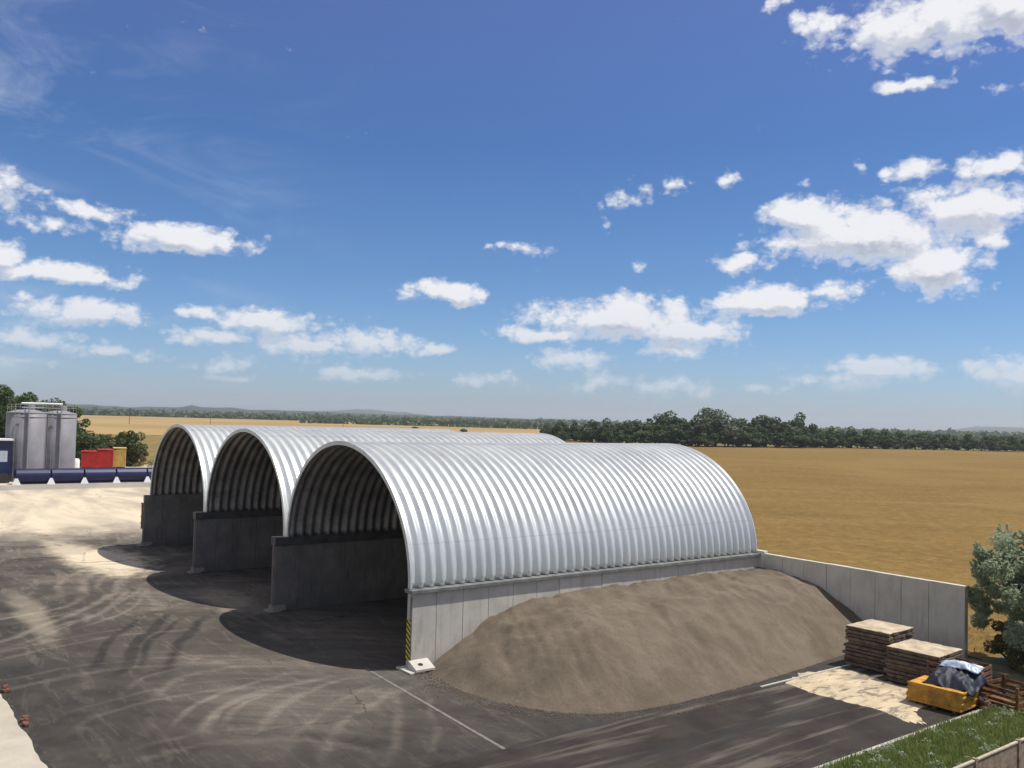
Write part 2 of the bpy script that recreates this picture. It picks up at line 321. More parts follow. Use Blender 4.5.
def m_pile(N, b, t, g):
    P = g.outputs['Position']; n = N.noise(P, .6, 6, .66, .6); st = N.noise(N.scale(P, (.8, 2.0, .6)), 1.3, 6, .65, 1.2); f = N.noise(P, 18, 6, .8); gr = N.noise(P, 70, 3, .8)
    c = N.mix(N.maprange(n, .3, .7), (.155, .125, .092), (.235, .190, .143))
    c = N.mix(N.math('MULTIPLY', N.maprange(st, .50, .72), .40), c, (.26, .218, .165))
    # curved dry slip bands
    X, Y, Z = N.sep(P)
    for (cx, cy, rr_, w_) in ((2.0, 3.9, 1.25, .10), (2.1, 4.0, .95, .06), (1.2, 7.6, 1.5, .09), (1.6, 11.2, 1.4, .10), (2.2, 14.6, 1.6, .10)):
        d = N.vmath('DISTANCE', N.vmath('MULTIPLY', P, (1, 1, 0)), (cx, cy, 0), out=1)
        d = N.math('ABSOLUTE', N.math('SUBTRACT', N.math('ADD', d, N.math('MULTIPLY', N.math('SUBTRACT', n, .5), 1.1)), rr_))
        c = N.mix(N.math('MULTIPLY', N.math('MULTIPLY', N.maprange(d, w_*1.6, 0.), N.maprange(X, cx-.2, cx+.5)), .26), c, (.30, .255, .20))
    c = N.mix(N.math('MULTIPLY', N.maprange(f, .48, .64), .45), c, (.085, .07, .052))
    c = N.mix(N.math('MULTIPLY', N.maprange(gr, .60, .70), .45), c, (.34, .30, .25))
    S(N, b, 'Base Color', c); b.inputs['Roughness'].default_value = .97; b.inputs['Specular IOR Level'].default_value = .15
    S(N, b, 'Normal', N.bump(N.math('ADD', N.math('MULTIPLY', f, 1.0), gr), .9, .04))
PILE = mat('fine_gravel', m_pile)
def m_wheat(N, b, t, g):
    P = g.outputs['Position']; big = N.noise(P, .018, 5, .6, .8); mid = N.noise(N.scale(P, (.35, 1.0, 1)), .16, 5, .65, .8); f = N.noise(P, 2.6, 5, .75)
    c = N.mix(N.maprange(big, .35, .65), (.180, .113, .033), (.230, .150, .048))
    X, Y, Z = N.sep(P); u = N.math('ADD', N.math('MULTIPLY', X, .80), N.math('MULTIPLY', Y, -.60))
    tl_ = N.math('ABSOLUTE', N.math('SUBTRACT', N.math('FRACT', N.math('DIVIDE', N.math('ADD', u, N.math('MULTIPLY', N.noise(P, .01, 2), 6.)), 24.)), .5))
    c = N.mix(N.math('MULTIPLY', N.maprange(tl_, .02, .008), .35), c, (.12, .085, .025))
    ua = N.math('ADD', N.math('MULTIPLY', X, .597), N.math('MULTIPLY', Y, .802)); va = N.math('ADD', N.math('MULTIPLY', X, -.802), N.math('MULTIPLY', Y, .597))
    rows = N.comb(N.math('MULTIPLY', ua, .10), va, 0.)
    st_ = N.noise(rows, .16, 7, .68, .5); c = N.mix(N.math('MULTIPLY', N.maprange(st_, .5, .68), .6), c, (.275, .185, .07))
    sd_ = N.noise(rows, .45, 7, .72, .8); c = N.mix(N.math('MULTIPLY', N.maprange(sd_, .54, .70), .5), c, (.115, .08, .026))
    c = N.mix(N.math('MULTIPLY', N.maprange(mid, .50, .72), .55), c, (.140, .096, .026))
    c = N.mix(N.math('MULTIPLY', N.maprange(mid, .50, .30), .35), c, (.26, .165, .05))
    c = N.mix(N.math('MULTIPLY', N.maprange(f, .48, .66), .55), c, (.12, .082, .028))
    ear = N.noise(N.scale(P, (1, 1, 0)), 1.1, 7, .8, .4); c = N.mix(N.math('MULTIPLY', N.maprange(ear, .50, .62), .5), c, (.33, .225, .095)); c = N.mix(N.math('MULTIPLY', N.maprange(ear, .47, .36), .5), c, (.115, .078, .027))
    S(N, b, 'Base Color', c); b.inputs['Roughness'].default_value = 1.; b.inputs['Specular IOR Level'].default_value = .1
    S(N, b, 'Normal', N.bump(N.math('ADD', f, N.math('MULTIPLY', mid, 2.)), .7, .25))
WHEAT = mat('ripe_wheat', m_wheat)
def m_stub(N, b, t, g):
    P = g.outputs['Position']; d = N.vmath('DISTANCE', P, (CAM.x, CAM.y, 0), out=1); mid = N.noise(P, .006, 4, .6); f = N.noise(N.scale(P, (.2, .02, 1)), 1., 3)
    c = N.mix(N.maprange(mid, .35, .65), (.30, .205, .088), (.37, .265, .12)); c = N.mix(N.math('MULTIPLY', N.maprange(f, .5, .7), .3), c, (.42, .27, .11))
    S(N, b, 'Base Color', c); b.inputs['Roughness'].default_value = 1.; b.inputs['Specular IOR Level'].default_value = .1
STUB = mat('pale_stubble', m_stub)
def m_plain(N, b, t, g):
    P = g.outputs['Position']; v = N.n.new('ShaderNodeTexVoronoi'); N.l.new(N.scale(P, (1, 1, 0)), v.inputs['Vector']); v.inputs['Scale'].default_value = .0016
    k = N.sep(v.outputs['Color'])[0]
    c = N.ramp(k, [(0., (.09, .11, .045)), (.35, (.14, .145, .06)), (.55, (.33, .25, .12)), (.75, (.10, .12, .05)), (1., (.38, .28, .13))])
    near = N.vmath('DISTANCE', P, (0, 0, 0), out=1); n = N.noise(P, .25, 5, .65)
    c = N.mix(N.maprange(near, 420., 330.), c, N.mix(N.maprange(n, .35, .65), (.15, .12, .045), (.27, .185, .065)))
    S(N, b, 'Base Color', c); b.inputs['Roughness'].default_value = 1.; b.inputs['Specular IOR Level'].default_value = .1
PLAIN = mat('dry_plain', m_plain)
def leafmat(name, a, c, trans=.25):
    def fn(N, b, t, g):
        k = g.outputs['Random Per Island']; n = N.noise(t.outputs['Object'], .35, 2)
        S(N, b, 'Base Color', N.mix(N.math('ADD', N.math('MULTIPLY', k, .65), N.math('MULTIPLY', n, .35)), a, c))
        b.inputs['Roughness'].default_value = .6; b.inputs['Specular IOR Level'].default_value = .3
        tr = N.n.new('ShaderNodeBsdfTranslucent'); tr.inputs[0].default_value = (*c, 1); mx = N.n.new('ShaderNodeMixShader'); mx.inputs[0].default_value = trans
        N.l.new(b.outputs[0], mx.inputs[1]); N.l.new(tr.outputs[0], mx.inputs[2]); N.l.new(mx.outputs[0], N.n['Material Output'].inputs[0])
    return mat(name, fn)
LEAF_D = leafmat('dark_leaves', (.026, .050, .016), (.095, .140, .048))
LEAF_M = leafmat('mid_green_leaves', (.035, .062, .016), (.105, .150, .048))
LEAF_G = leafmat('grey_green_leaves', (.065, .090, .048), (.150, .180, .110))
LEAF_S = leafmat('silvery_leaves', (.10, .14, .07), (.48, .54, .38), .5)
LEAF_Y = leafmat('dry_olive_leaves', (.10, .10, .035), (.24, .21, .09))
GRASS = leafmat('grass_blades', (.07, .10, .022), (.30, .36, .11))
STALK = leafmat('straw_stalks', (.24, .145, .045), (.36, .235, .085), .6)
BARK = simple('bark', (.09, .07, .05), .9, .3, 4)

# ------------------------------------------------------------------ ground and fields (setting)
def sheet(name, pts, z, m):
    return tag(mesh(name, [(x, y, z) for x, y in pts], [tuple(range(len(pts)))], m), kind='structure')
E_ = 6980
sheet('ground', [(-E_, -E_), (E_, -E_), (E_, E_), (-E_, E_)], -.10, PLAIN)
a = [far(x, d) for x, d in ((-60, 330), (175, 330), (548, 350), (548, 900), (420, 1050), (200, 1300), (-60, 1250))]
sheet('stubble_field', [(p.x, p.y) for p in a], -.06, STUB)
tl = [at(540, 440.5), at(600, 443), at(680, 446), at(740, 447.5), at(820, 447.5), at(900, 449), at(980, 451), at(1100, 454)]
sheet('wheat_field', [(40, 18.6), (60, 60)] + [(260, 400)] + [(p.x, p.y) for p in reversed(tl)] + [(-210, 110), (-60, 24), (-40, 18.6)], -.02, WHEAT)
sheet('yard', [(-118, -60), (7.3, -60), (7.3, 17.6), (-34, 17.6), (-60, 20), (-92, 21), (-118, 26)], 0., YARD)
sheet('side_road', [(7.3, -60), (12.5, -60), (12.5, 16.4), (7.3, 16.4)], .004, ROAD)
sheet('rear_verge', [(7.3, 16.4), (40, 16.4), (40, 30), (11, 30), (9.6, 18.4), (7.3, 18.4)], -.01, simple('verge_soil', (.12, .11, .06), .95, .3, 1.5))
SOIL = simple('grassy_soil', (.085, .085, .038), .95, .3, 2)
sheet('lawn_strip', [(12.62, -30), (40, -30), (40, 16.4), (12.62, 16.4)], .006, SOIL)

# painted line / concrete strip, seam and kerb
MB().box(-.9, 7.45, -1.64, -1.54, -.05, .010).build('drain_strip', simple('drain_concrete', (.17, .155, .135), .9, .2, 6)); tag(bpy.data.objects['drain_strip'], kind='structure')
bpy.data.objects['drain_strip'].rotation_euler.z = R_(-2.8); bpy.data.objects['drain_strip'].location = (0, .4, 0)
tag(MB().box(7.22, 7.36, -3.2, 16.3, -.05, .0045).build('road_seam', simple('tar_seam', (.022, .02, .02), .8, .2)), kind='structure')
tag(MB().box(7.42, 7.50, 8.5, 16.3, -.05, .03).build('edge_strip', CONC), kind='structure')
kb = MB()
for i in range(26): kb.box(12.52, 12.64, -9.99+i*1.0, -9.01+i*1.0, -.2, .06, .012)
tag(kb.build('kerb', CONC), kind='structure')

# raised concrete ledge lower left with crumbling edge
lv = []; n = 60; top = []
rr = random.Random(3)
for i in range(n+1):
    x = -14 + 22*i/n; y = -11.30 + rr.uniform(-.02, .02) - 0 + .02*x
    top.append((x, y+.03*math.sin(x*2.3)+.02*math.sin(x*7.1)))
vs = [(x, y, .16) for x, y in top] + [(x, y+.02, -.05) for x, y in top] + [(x, -14.6, .16) for x, y in top]
fs = [(i, i+1, n+1+i+1, n+1+i) for i in range(n)] + [(i+1, i, 2*n+2+i, 2*n+3+i) for i in range(n)]
fs = [tuple(reversed(f)) for f in fs]
tag(mesh('concrete_ledge', vs, fs, concrete('sandy_concrete', (.46, .42, .33), (.58, .53, .43), .3)), kind='structure')
tag(MB().add([(-14, -11.95, .001+.003), (8, -11.5, .004), (8, -10.95, .004), (-14, -11.35, .004)], [(0, 1, 2, 3)]).build('soil_strip', simple('wet_dark_soil', (.035, .033, .030), .95, .3, 4)), kind='structure')
BRICK = simple('broken_red_brick', (.15, .065, .04), .9, .3, 5)
for i, (px, py, n_, lab) in enumerate(((4, 691, 4, 'broken red brick lumps by the ledge at the left picture edge'), (25, 723, 6, 'scatter of broken red bricks beside the pale ledge in the lower left corner'))):
    q = at(px, py); m = MB()
    for k in range(n_):
        M = Matrix.Translation((q.x+rr.uniform(-.35, .3), q.y+rr.uniform(-.13, .12), .05)) @ Matrix.Rotation(rr.uniform(0, 3), 4, 'Z') @ Matrix.Rotation(rr.uniform(-.4, .4), 4, 'X')
        m.box(-.09, .09, -.05, .05, -.04, .04, .012, M)
    tag(m.build('brick_rubble', BRICK), lab, 'rubble')
# ------------------------------------------------------------------ barns
BW, BL, H0, H1, RISE = 10.63, 17.9, 2.63, 3.10, 4.38
NR = 43; PITCHY = BL/NR; AMP = .072
def prof(s):                               # corrugation height for phase s in 0..1
    c = math.cos(2*math.pi*s); return AMP*math.tanh(1.35*c)/math.tanh(1.35)
def arch_pt(t, off, X1, zr, zl):           # off = outward offset along the normal
    a = BW/2; cx, sx = math.cos(t), math.sin(t)
    nx, nz = cx/a, sx/RISE; l = math.hypot(nx, nz); nx /= l; nz /= l
    zb = (zr+zl)/2 + (zr-zl)/2*cx
    return X1-a+a*cx*0.969+nx*off, zb+RISE*sx+nz*off
NSEG = 72
def shell(X1, zr, zl, parent):
    ph = [0, .1, .2, .3, .4, .5, .6, .7, .8, .9]; ys = []
    for r in range(NR):
        for p in ph: ys.append(((r+p)*PITCHY, prof(p)))
    ys.append((BL, prof(0.))); vs = []; fs = []
    for (y, o) in ys:
        for k in range(NSEG+1):
            x, z = arch_pt(math.pi*k/NSEG, o, X1, zr, zl); vs.append((x, y, z))
    m = NSEG+1
    for i in range(len(ys)-1):
        for k in range(NSEG): fs.append((i*m+k, (i+1)*m+k, (i+1)*m+k+1, i*m+k+1))
    o = mesh('corrugated_roof', vs, fs, STEEL, parent, True)
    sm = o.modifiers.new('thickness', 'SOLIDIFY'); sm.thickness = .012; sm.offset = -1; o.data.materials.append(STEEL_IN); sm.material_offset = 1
    return o
def ring(name, X1, zr, zl, y0, y1, o0, o1, m, parent):
    vs = []; fs = []
    for k in range(NSEG+1):
        t = math.pi*k/NSEG
        for (y, o) in ((y0, o0), (y1, o0), (y1, o1), (y0, o1)):
            x, z = arch_pt(t, o, X1, zr, zl); vs.append((x, y, z))
    for k in range(NSEG):
        for j in range(4): fs.append((k*4+j, k*4+(j+1) % 4, k*4+4+(j+1) % 4, k*4+4+j))
    fs += [(3, 2, 1, 0), tuple(NSEG*4+j for j in range(4))]
    return mesh(name, vs, fs, m, parent)
def endwall(X1, zr, zl, parent):           # corrugated steel closing the back above the concrete
    vs = []; fs = []; K = 56
    for k in range(K+1):
        t = math.pi*k/K; x, z = arch_pt(t, -.03, X1, zr, zl); vs += [(x, BL-.25+.03*(k % 2), z), (x, BL-.25+.03*(k % 2), 2.55)]
    for k in range(K): fs.append((2*k, 2*k+2, 2*k+3, 2*k+1))
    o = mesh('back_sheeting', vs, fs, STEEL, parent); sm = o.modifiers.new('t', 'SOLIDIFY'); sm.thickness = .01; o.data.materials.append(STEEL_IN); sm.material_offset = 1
STRIPE = {}
def m_stripe(N, b, t, g, ca, cb, k=4.6):
    X, Y, Z = N.sep(g.outputs['Position']); f = N.math('FRACT', N.math('MULTIPLY', N.math('ADD', Z, N.math('MULTIPLY', X, .6)), k))
    c = N.mix(N.math('GREATER_THAN', f, .5), ca, cb); c = N.mix(N.maprange(N.noise(g.outputs['Position'], 9, 4), .5, .75), c, (.10, .09, .07))
    S(N, b, 'Base Color', c); b.inputs['Roughness'].default_value = .6
HAZ = mat('yellow_black_hazard_paint', lambda N, b, t, g: m_stripe(N, b, t, g, (.75, .60, .05), (.02, .02, .02), 5.6))
HAZR = mat('faded_red_hazard_paint', lambda N, b, t, g: m_stripe(N, b, t, g, (.16, .07, .045), (.11, .09, .075), 3.5))
def panel_row(x0, x1, y0, y1, z0, z1, pitch, m, parent, alongX=False, first=None):
    a0, a1 = (x0, x1) if alongX else (y0, y1)
    e = [a0]; p = a0 + (first or pitch)
    while p < a1-.35: e.append(p); p += pitch
    e.append(a1)
    for i in range(len(e)-1):
        lo, hi = e[i]+(.007 if i else 0), e[i+1]-.007; dz = rnd.uniform(-.006, .006); dx = rnd.uniform(-.006, .006)
        if alongX: b = MB().box(lo, hi, y0+dx, y1+dx, z0, z1+dz, .012)
        else: b = MB().box(x0+dx, x1+dx, lo, hi, z0, z1+dz, .012)
        b.build('concrete_panel', m, parent)
def foot(xc, y, parent, big=False):
    s = 1.
    b = MB(); b.box(xc-.5, xc+.62, y-.42, y+.25, 0, .07, .015)
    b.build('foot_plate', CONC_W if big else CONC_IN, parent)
def barn(i, X1, zr, zl, label):
    t = thing('arched_barn', label, 'barn', (0, 0, 0), 'corrugated steel arch barns in a row')
    shell(X1, zr, zl, t)
    ring('edge_trim', X1, zr, zl, -.035, .03, -.075, .085, TRIM, t)
    ring('edge_trim', X1, zr, zl, BL-.03, BL+.035, -.075, .085, TRIM, t)
    endwall(X1, zr, zl, t)
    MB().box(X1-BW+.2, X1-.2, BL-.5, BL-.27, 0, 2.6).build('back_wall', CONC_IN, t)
    return t
bA = barn(0, 0., H0, H1, 'nearest and largest-looking silver arched steel barn, beside the gravel heap')
bB = barn(1, -BW, H1, H1, 'middle one of the three silver arched steel barns')
bC = barn(2, -2*BW, H1, H1, 'farthest arched steel barn, standing next to the pale sandy yard')
# right-hand wall of the nearest barn
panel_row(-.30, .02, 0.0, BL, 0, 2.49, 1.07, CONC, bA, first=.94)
MB().box(-.36, .145, -.10, BL+.1, 2.49, H0-.02, .012).build('cap_beam', BEAM, bA)
MB().box(-.305, .0, -.012, -.004, .28, 1.62).build('hazard_marking', HAZ, bA)
MB().tube([(.045, -.035, .1), (.045, -.035, 2.4)], .022, 8).build('corner_rail', BEAM, bA)
MB().tube([(-.02, -.04, 1.62), (-.02, -.04, 2.4)], .018, 8).build('corner_rail', BEAM, bA)
f = MB(); f.box(-.42, .52, -.30, .30, 0, .06, .015); f.build('foot_plate', CONC_W, bA)
# sloping foot of the end panel, its lifting hole a disc with shade painted dark
hv = []; fx = .06; prof_f = [(.03, .33), (.12, .30), (.55, .13), (.55, .062), (.03, .062)]
b = MB(); n = len(prof_f); b.add([(x, -.10, z) for x, z in prof_f] + [(x, .62, z) for x, z in prof_f], [tuple(range(n)), tuple(range(2*n-1, n-1, -1))] + [(i, n+i, n+(i+1) % n, (i+1) % n) for i in range(n)])
fo = b.build('panel_foot', CONC_W, bA)
hb = MB(); K = 20; sl_ = (.13-.30)/(.55-.12)
hb.add([(.31+.07*math.cos(6.283*k/K), .2+.09*math.sin(6.283*k/K),   .30+sl_*(.31+.07*math.cos(6.283*k/K)-.12)+o_) for o_ in (.006, -.01) for k in range(K)], [tuple(range(K))] + [((k+1) % K, k, K+k, K+(k+1) % K) for k in range(K)])
hb.build('lifting_hole_disc', HOLE, fo)
FOOTC = concrete('dusty_foot_concrete', (.24, .22, .19), (.32, .295, .25))
# the shared walls
for j, (xw, par, y0, hz) in enumerate(((-BW, bA, -.5, HAZR), (-2*BW, bB, -.5, HAZR), (-3*BW, bC, -.3, HAZR))):
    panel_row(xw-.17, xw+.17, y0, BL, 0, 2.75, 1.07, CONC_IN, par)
    if j < 2: MB().box(xw-.24, xw+.24, y0-.06, BL+.1, 2.752, H1-.0, .012).build('cap_beam', CAPB, par)
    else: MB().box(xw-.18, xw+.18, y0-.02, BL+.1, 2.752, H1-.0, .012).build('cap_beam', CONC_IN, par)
    MB().box(xw-.17, xw-.03, y0-.014, y0-.004, .25, 2.6).build('hazard_marking', hz, par)
    MB().tube([(xw+.12, y0-.05, .12), (xw+.12, y0-.05, 2.75)], .028, 8).build('corner_rail', BEAM, par)
    MB().box(xw-.36, xw+.38, y0-.26, y0+.3, 0, .06, .02).build('foot_plate', FOOTC, par)
    w_ = MB(); w_.add([(xw-.26, y0-.07, .06), (xw+.3, y0-.07, .06), (xw+.175, y0-.07, .26), (xw-.175, y0-.07, .26), (xw-.26, y0+.5, .06), (xw+.3, y0+.5, .06), (xw+.175, y0+.5, .26), (xw-.175, y0+.5, .26)],
                  [(0, 1, 2, 3), (7, 6, 5, 4), (0, 3, 7, 4), (1, 5, 6, 2), (3, 2, 6, 7)]); w_.build('panel_foot', FOOTC, par)
# brackets at the left side of the farthest barn
br = MB()
for z in (1.3, 1.7, 2.5):
    br.box(-3*BW-.55, -3*BW-.17, -.35, -.2, z, z+.09, .01)
br.box(-3*BW-.5, -3*BW-.42, -.33, -.25, 1.0, 2.6); br.build('gate_bracket', simple('rusty_bracket', (.22, .13, .06), .8, .3), bC)
# retaining wall behind the heap
rw = thing('retaining_wall', 'grey panelled concrete retaining wall running right from behind the nearest barn', 'wall', (0, 0, 0))
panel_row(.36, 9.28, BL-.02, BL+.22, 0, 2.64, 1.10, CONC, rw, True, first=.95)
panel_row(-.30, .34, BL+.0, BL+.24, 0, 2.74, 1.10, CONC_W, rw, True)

# ------------------------------------------------------------------ gravel heap
toe = [(-.3, .75), (.6, .45), (1.6, .25), (2.7, .22), (3.9, .42), (5.0, .85), (5.9, 1.45), (6.55, 2.2), (6.95, 3.3), (7.1, 4.6), (7.13, 6.2), (7.1, 8), (6.95, 10), (6.75, 12.2), (6.5, 14.5), (6.35, 16.5), (6.3, 17.9), (6.3, 22)]
tp = []
for i in range(len(toe)-1):
    for k in range(12):
        s = k/12; tp.append((toe[i][0]*(1-s)+toe[i+1][0]*s, toe[i][1]*(1-s)+toe[i+1][1]*s))
tp = np.array(tp); GX, GY = 190, 420
xs = np.linspace(.025, 7.5, GX); ys = np.linspace(.0, BL-.03, GY); XX, YY = np.meshgrid(xs, ys)
dmin = np.full(XX.shape, 99.); 
for i in range(len(tp)):
    dmin = np.minimum(dmin, np.hypot(XX-tp[i, 0], YY-tp[i, 1]))
# inside test: polygon closed by the walls
poly = [(-5, .75)] + [tuple(p) for p in toe] + [(-5, 22)]
ins = np.zeros(XX.shape, bool)
for i in range(len(poly)):
    (xa, ya), (xb, yb) = poly[i], poly[(i+1) % len(poly)]
    if ya == yb: continue
    c = ((ya > YY) != (yb > YY)) & (XX < (xb-xa)*(YY-ya)/(yb-ya)+xa); ins ^= c
d = np.where(ins, dmin, -dmin)
ZZ = np.interp(d, [-1, 0, .25, 1.2, 1.8, 3.1, 4.2, 5.5, 7], [-.12, .0, .13, .68, 1.02, 1.62, 1.84, 1.92, 1.94])
hs = np.clip(d/1.2, 0, 1)
for iy in range(GY):
    for ix in range(GX):
        if d[iy, ix] < -.4: continue
        x, y = XX[iy, ix], YY[iy, ix]; k = hs[iy, ix]
        # gullies run down the slope and drift towards the open end
        flow = mnoise.noise(Vector((x*.30, (y+.35*x)*1.25, 1.7))) ; flow2 = mnoise.noise(Vector((x*.7, (y+.45*x)*3.1, 7.1)))
        lump = mnoise.noise(Vector((x*.6, y*.6, 3.3))); fine = mnoise.noise(Vector((x*2.6, y*2.6, 9.3))); ff = mnoise.noise(Vector((x*9, y*9, 2.3)))
        rid = 1-abs(mnoise.noise(Vector((x*.25, (y+.5*x)*.9, 12.))))*2
        ZZ[iy, ix] += k*(.13*flow + .045*flow2 + .09*lump + .03*fine + .05*rid-.02) + .014*ff
# slumps near the top of the open end
for (cx, cy, r, dep) in ((1.6, 4.4, 1.0, .16), (3.2, 2.6, 1.1, .11), (1.2, 7.2, .8, .12), (2.0, 10.3, .9, .12), (1.5, 13.2, .9, .14), (2.6, 15.4, 1., .12)):
    q = np.hypot((XX-cx), (YY-cy)*.8)/r; ZZ -= dep*np.exp(-q*q)*(q < 3); ZZ += dep*.7*np.exp(-((q-1.25)/.28)**2)*(XX < cx+.3)
vs = np.stack([XX, YY, ZZ], -1).reshape(-1, 3)
fs = [(j*GX+i, j*GX+i+1, (j+1)*GX+i+1, (j+1)*GX+i) for j in range(GY-1) for i in range(GX-1) if max(d[j, i], d[j+1, i+1], d[j, i+1], d[j+1, i]) > -.35]
tag(mesh('gravel_heap', vs, fs, PILE, None, True), 'long brown heap of fine gravel against the side wall of the nearest barn', 'gravel heap')
# scattered pebbles round the toe: uncountable
st = MB(); rs = random.Random(11)
for k in range(900):
    i = rs.randrange(6, len(tp)-60); o = abs(rs.gauss(0, .45)); px, py = tp[i][0]+o*(.9 if tp[i][1] > 2 else .3), tp[i][1]-o*(.2 if tp[i][1] > 2 else .9); s = rs.uniform(.012, .04)
    v = [(px+s*rs.uniform(.7, 1.2)*a_, py+s*rs.uniform(.7, 1.2)*b_, .004+s*c_) for a_, b_, c_ in ((1, 0, .2), (0, 1, .2), (-1, 0, .2), (0, -1, .2), (0, 0, 1.1))]
    st.add(v, [(0, 1, 4), (1, 2, 4), (2, 3, 4), (3, 0, 4)])
tag(st.build('loose_gravel', PILE), 'loose gravel grains spilled around the foot of the heap', 'gravel', kind='stuff')
# sand spill
def m_spill(N, b, t, g):
    P = g.outputs['Position']; n = N.noise(N.scale(P, (1, .7, 1)), 1.2, 5, .65, .5); f = N.noise(P, 20, 3)
    c = N.mix(N.maprange(n, .35, .68), (.56, .46, .31), (.38, .31, .20)); c = N.mix(N.math('MULTIPLY', N.maprange(N.noise(N.scale(P, (1.6, .6, 1)), 1.7, 6, .7, .8), .50, .60), .8), c, (.13, .11, .09)); S(N, b, 'Base Color', c); b.inputs['Roughness'].default_value = .95
    S(N, b, 'Normal', N.bump(f, .5, .02))
SP = mat('pale_sand', m_spill)
out = [at(*p) for p in ((786, 684), (800, 674), (838, 668), (875, 678), (915, 690), (930, 706), (915, 712), (926, 724), (906, 722), (880, 710), (850, 703), (815, 694))]
c = sum(out, Vector())/len(out); K = 96; vs = [(c.x, c.y, .028)]; R1 = random.Random(5)
for k in range(K):
    s = k/K*len(out); i = int(s); q = out[i].lerp(out[(i+1) % len(out)], s-i); j = 1+R1.uniform(-.045, .045); p = c+(q-c)*j; m_ = c+(q-c)*.6
    vs += [(p.x, p.y, .006), (m_.x, m_.y, .022)]
fs = []
for k in range(K):
    a0, a1 = 1+2*k, 1+2*((k+1) % K); fs += [(a0, a1, a1+1, a0+1), (a0+1, a1+1, 0)]
tag(mesh('sand_spill', vs, fs, SP, None, True), kind='stuff', label='pale sand spilled on the dark asphalt before the board stacks', cat='sand')

# ------------------------------------------------------------------ stacks of old boards
def m_board(N, b, t, g):
    P = g.outputs['Position']; nz = N.sep(g.outputs['Normal'])[2]; n = N.noise(P, 5, 5, .65); g_ = N.noise(N.scale(P, (2, 30, 8)), 1.5, 3)
    oi = N.n.new('ShaderNodeObjectInfo')
    c = N.mix(N.maprange(n, .35, .65), (.085, .062, .045), (.19, .145, .105)); c = N.mix(N.math('MULTIPLY', oi.outputs['Random'], .5), c, (.09, .065, .05))
    c = N.mix(N.math('MULTIPLY', N.maprange(g_, .55, .7), .6), c, (.04, .03, .025))
    S(N, b, 'Base Color', c); b.inputs['Roughness'].default_value = .9; S(N, b, 'Normal', N.bump(n, .5, .02))
BRD = mat('weathered_board', m_board)
DUSTY = simple('dusty_board_top', (.46, .38, .27), .95, .22, 2.5, 0, .01)
ordn = ['topmost', 'second', 'third', 'fourth', 'fifth', 'sixth', 'seventh', 'eighth', 'ninth', 'tenth', 'eleventh', 'twelfth', 'lowest']
def rag(lx, ly, z0, z1, R, n=14):          # board outline with chipped edges
    pts = []
    for s_ in range(4):
        for k in range(n):
            u = -1+2*k/n; j = R.uniform(-.022, .012) - (.05 if R.random() < .07 else 0)
            pts.append(((lx/2+j, u*ly/2), (-u*lx/2, ly/2+j), (-lx/2-j, -u*ly/2), (u*lx/2, -ly/2-j))[s_])
    K = len(pts); v = [(x, y, z0) for x, y in pts] + [(x, y, z1) for x, y in pts]
    return v, [tuple(range(K-1, -1, -1)), tuple(range(K, 2*K))] + [(k, (k+1) % K, K+(k+1) % K, K+k) for k in range(K)]
def stack(cx, cy, lx, ly, n, h, rz, nm):
    R = random.Random(int(cx*100)); dz = h/n
    for k in range(n):                      # k = 0 bottom
        o = n-1-k; lab = ('topmost' if o == 0 else 'lowest' if k == 0 else ordn[o]+' from the top') + ' worn board in the ' + nm
        t = thing('timber_board', lab, 'board', (cx+R.uniform(-.07, .07), cy+R.uniform(-.07, .07), k*dz), 'worn boards in the '+nm, rz+R.uniform(-.03, .03))
        v, f_ = rag(lx+R.uniform(-.06, .05), ly+R.uniform(-.06, .05), .030, dz-.004, R)
        MB().add(v, f_).build('panel', BRD, t)
        b = MB()
        for q in (-.42, 0, .42): b.box(-lx/2+.05, lx/2-.05, q*ly-.05+R.uniform(-.02, .02), q*ly+.05, 0, .030)
        b.build('batten', BRD, t)
        if o == 0:
            v, f_ = rag(lx-.01, ly-.01, dz-.003, dz+.016, R); MB().add(v, f_).build('dusty_cover', DUSTY, t)
stack(8.05, 14.28, 1.62, 1.75, 11, 1.36, R_(4), 'taller stack beside the gravel heap')
stack(9.95, 13.75, 1.75, 1.75, 9, 1.10, R_(4), 'lower stack behind the orange panels')

# ------------------------------------------------------------------ orange panels, tarpaulin, crates
ORG = simple('faded_orange_paint', (.50, .25, .03), .6, .28, 4); BRN = simple('rusty_brown_board', (.17, .085, .05), .85, .35, 5)
RB = simple('reddish_brick', (.16, .085, .06), .9, .3, 6)
oc = Vector((11.75, 11.85, 0))
for k in range(3):
    t = thing('formwork_panel', ('top' if k == 2 else 'middle' if k == 1 else 'bottom') + ' orange formwork panel in the low orange stack', 'panel', (11.62+.02*k, 11.75, .10+.19*k), 'stacked orange formwork panels', R_(3+k*.8))
    b = MB(); b.box(-.80, .80, -.56, .56, .02, .165, .012); b.build('core', ORG, t)
    b = MB(); b.box(-.82, .82, -.58, -.56, .0, .055, .006); b.box(-.82, .82, -.58, -.56, .13, .185, .006); b.box(.80, .82, -.56, .58, .0, .055, .006); b.box(.80, .82, -.56, .58, .13, .185, .006); b.build('flange', ORG, t)
    for q in (-.5, .5): MB().box(q-.02, q+.02, -.575, -.561, .056, .129).build('rib', ORG, t)
t = thing('skid', 'low brown timber skid lying under the orange panels', 'pallet', (11.62, 11.75, .0), None, R_(3))
for q in (-.6, 0, .6): MB().box(q-.06, q+.06, -.5, .5, 0.0, .095, .01).build('runner', BRN, t)
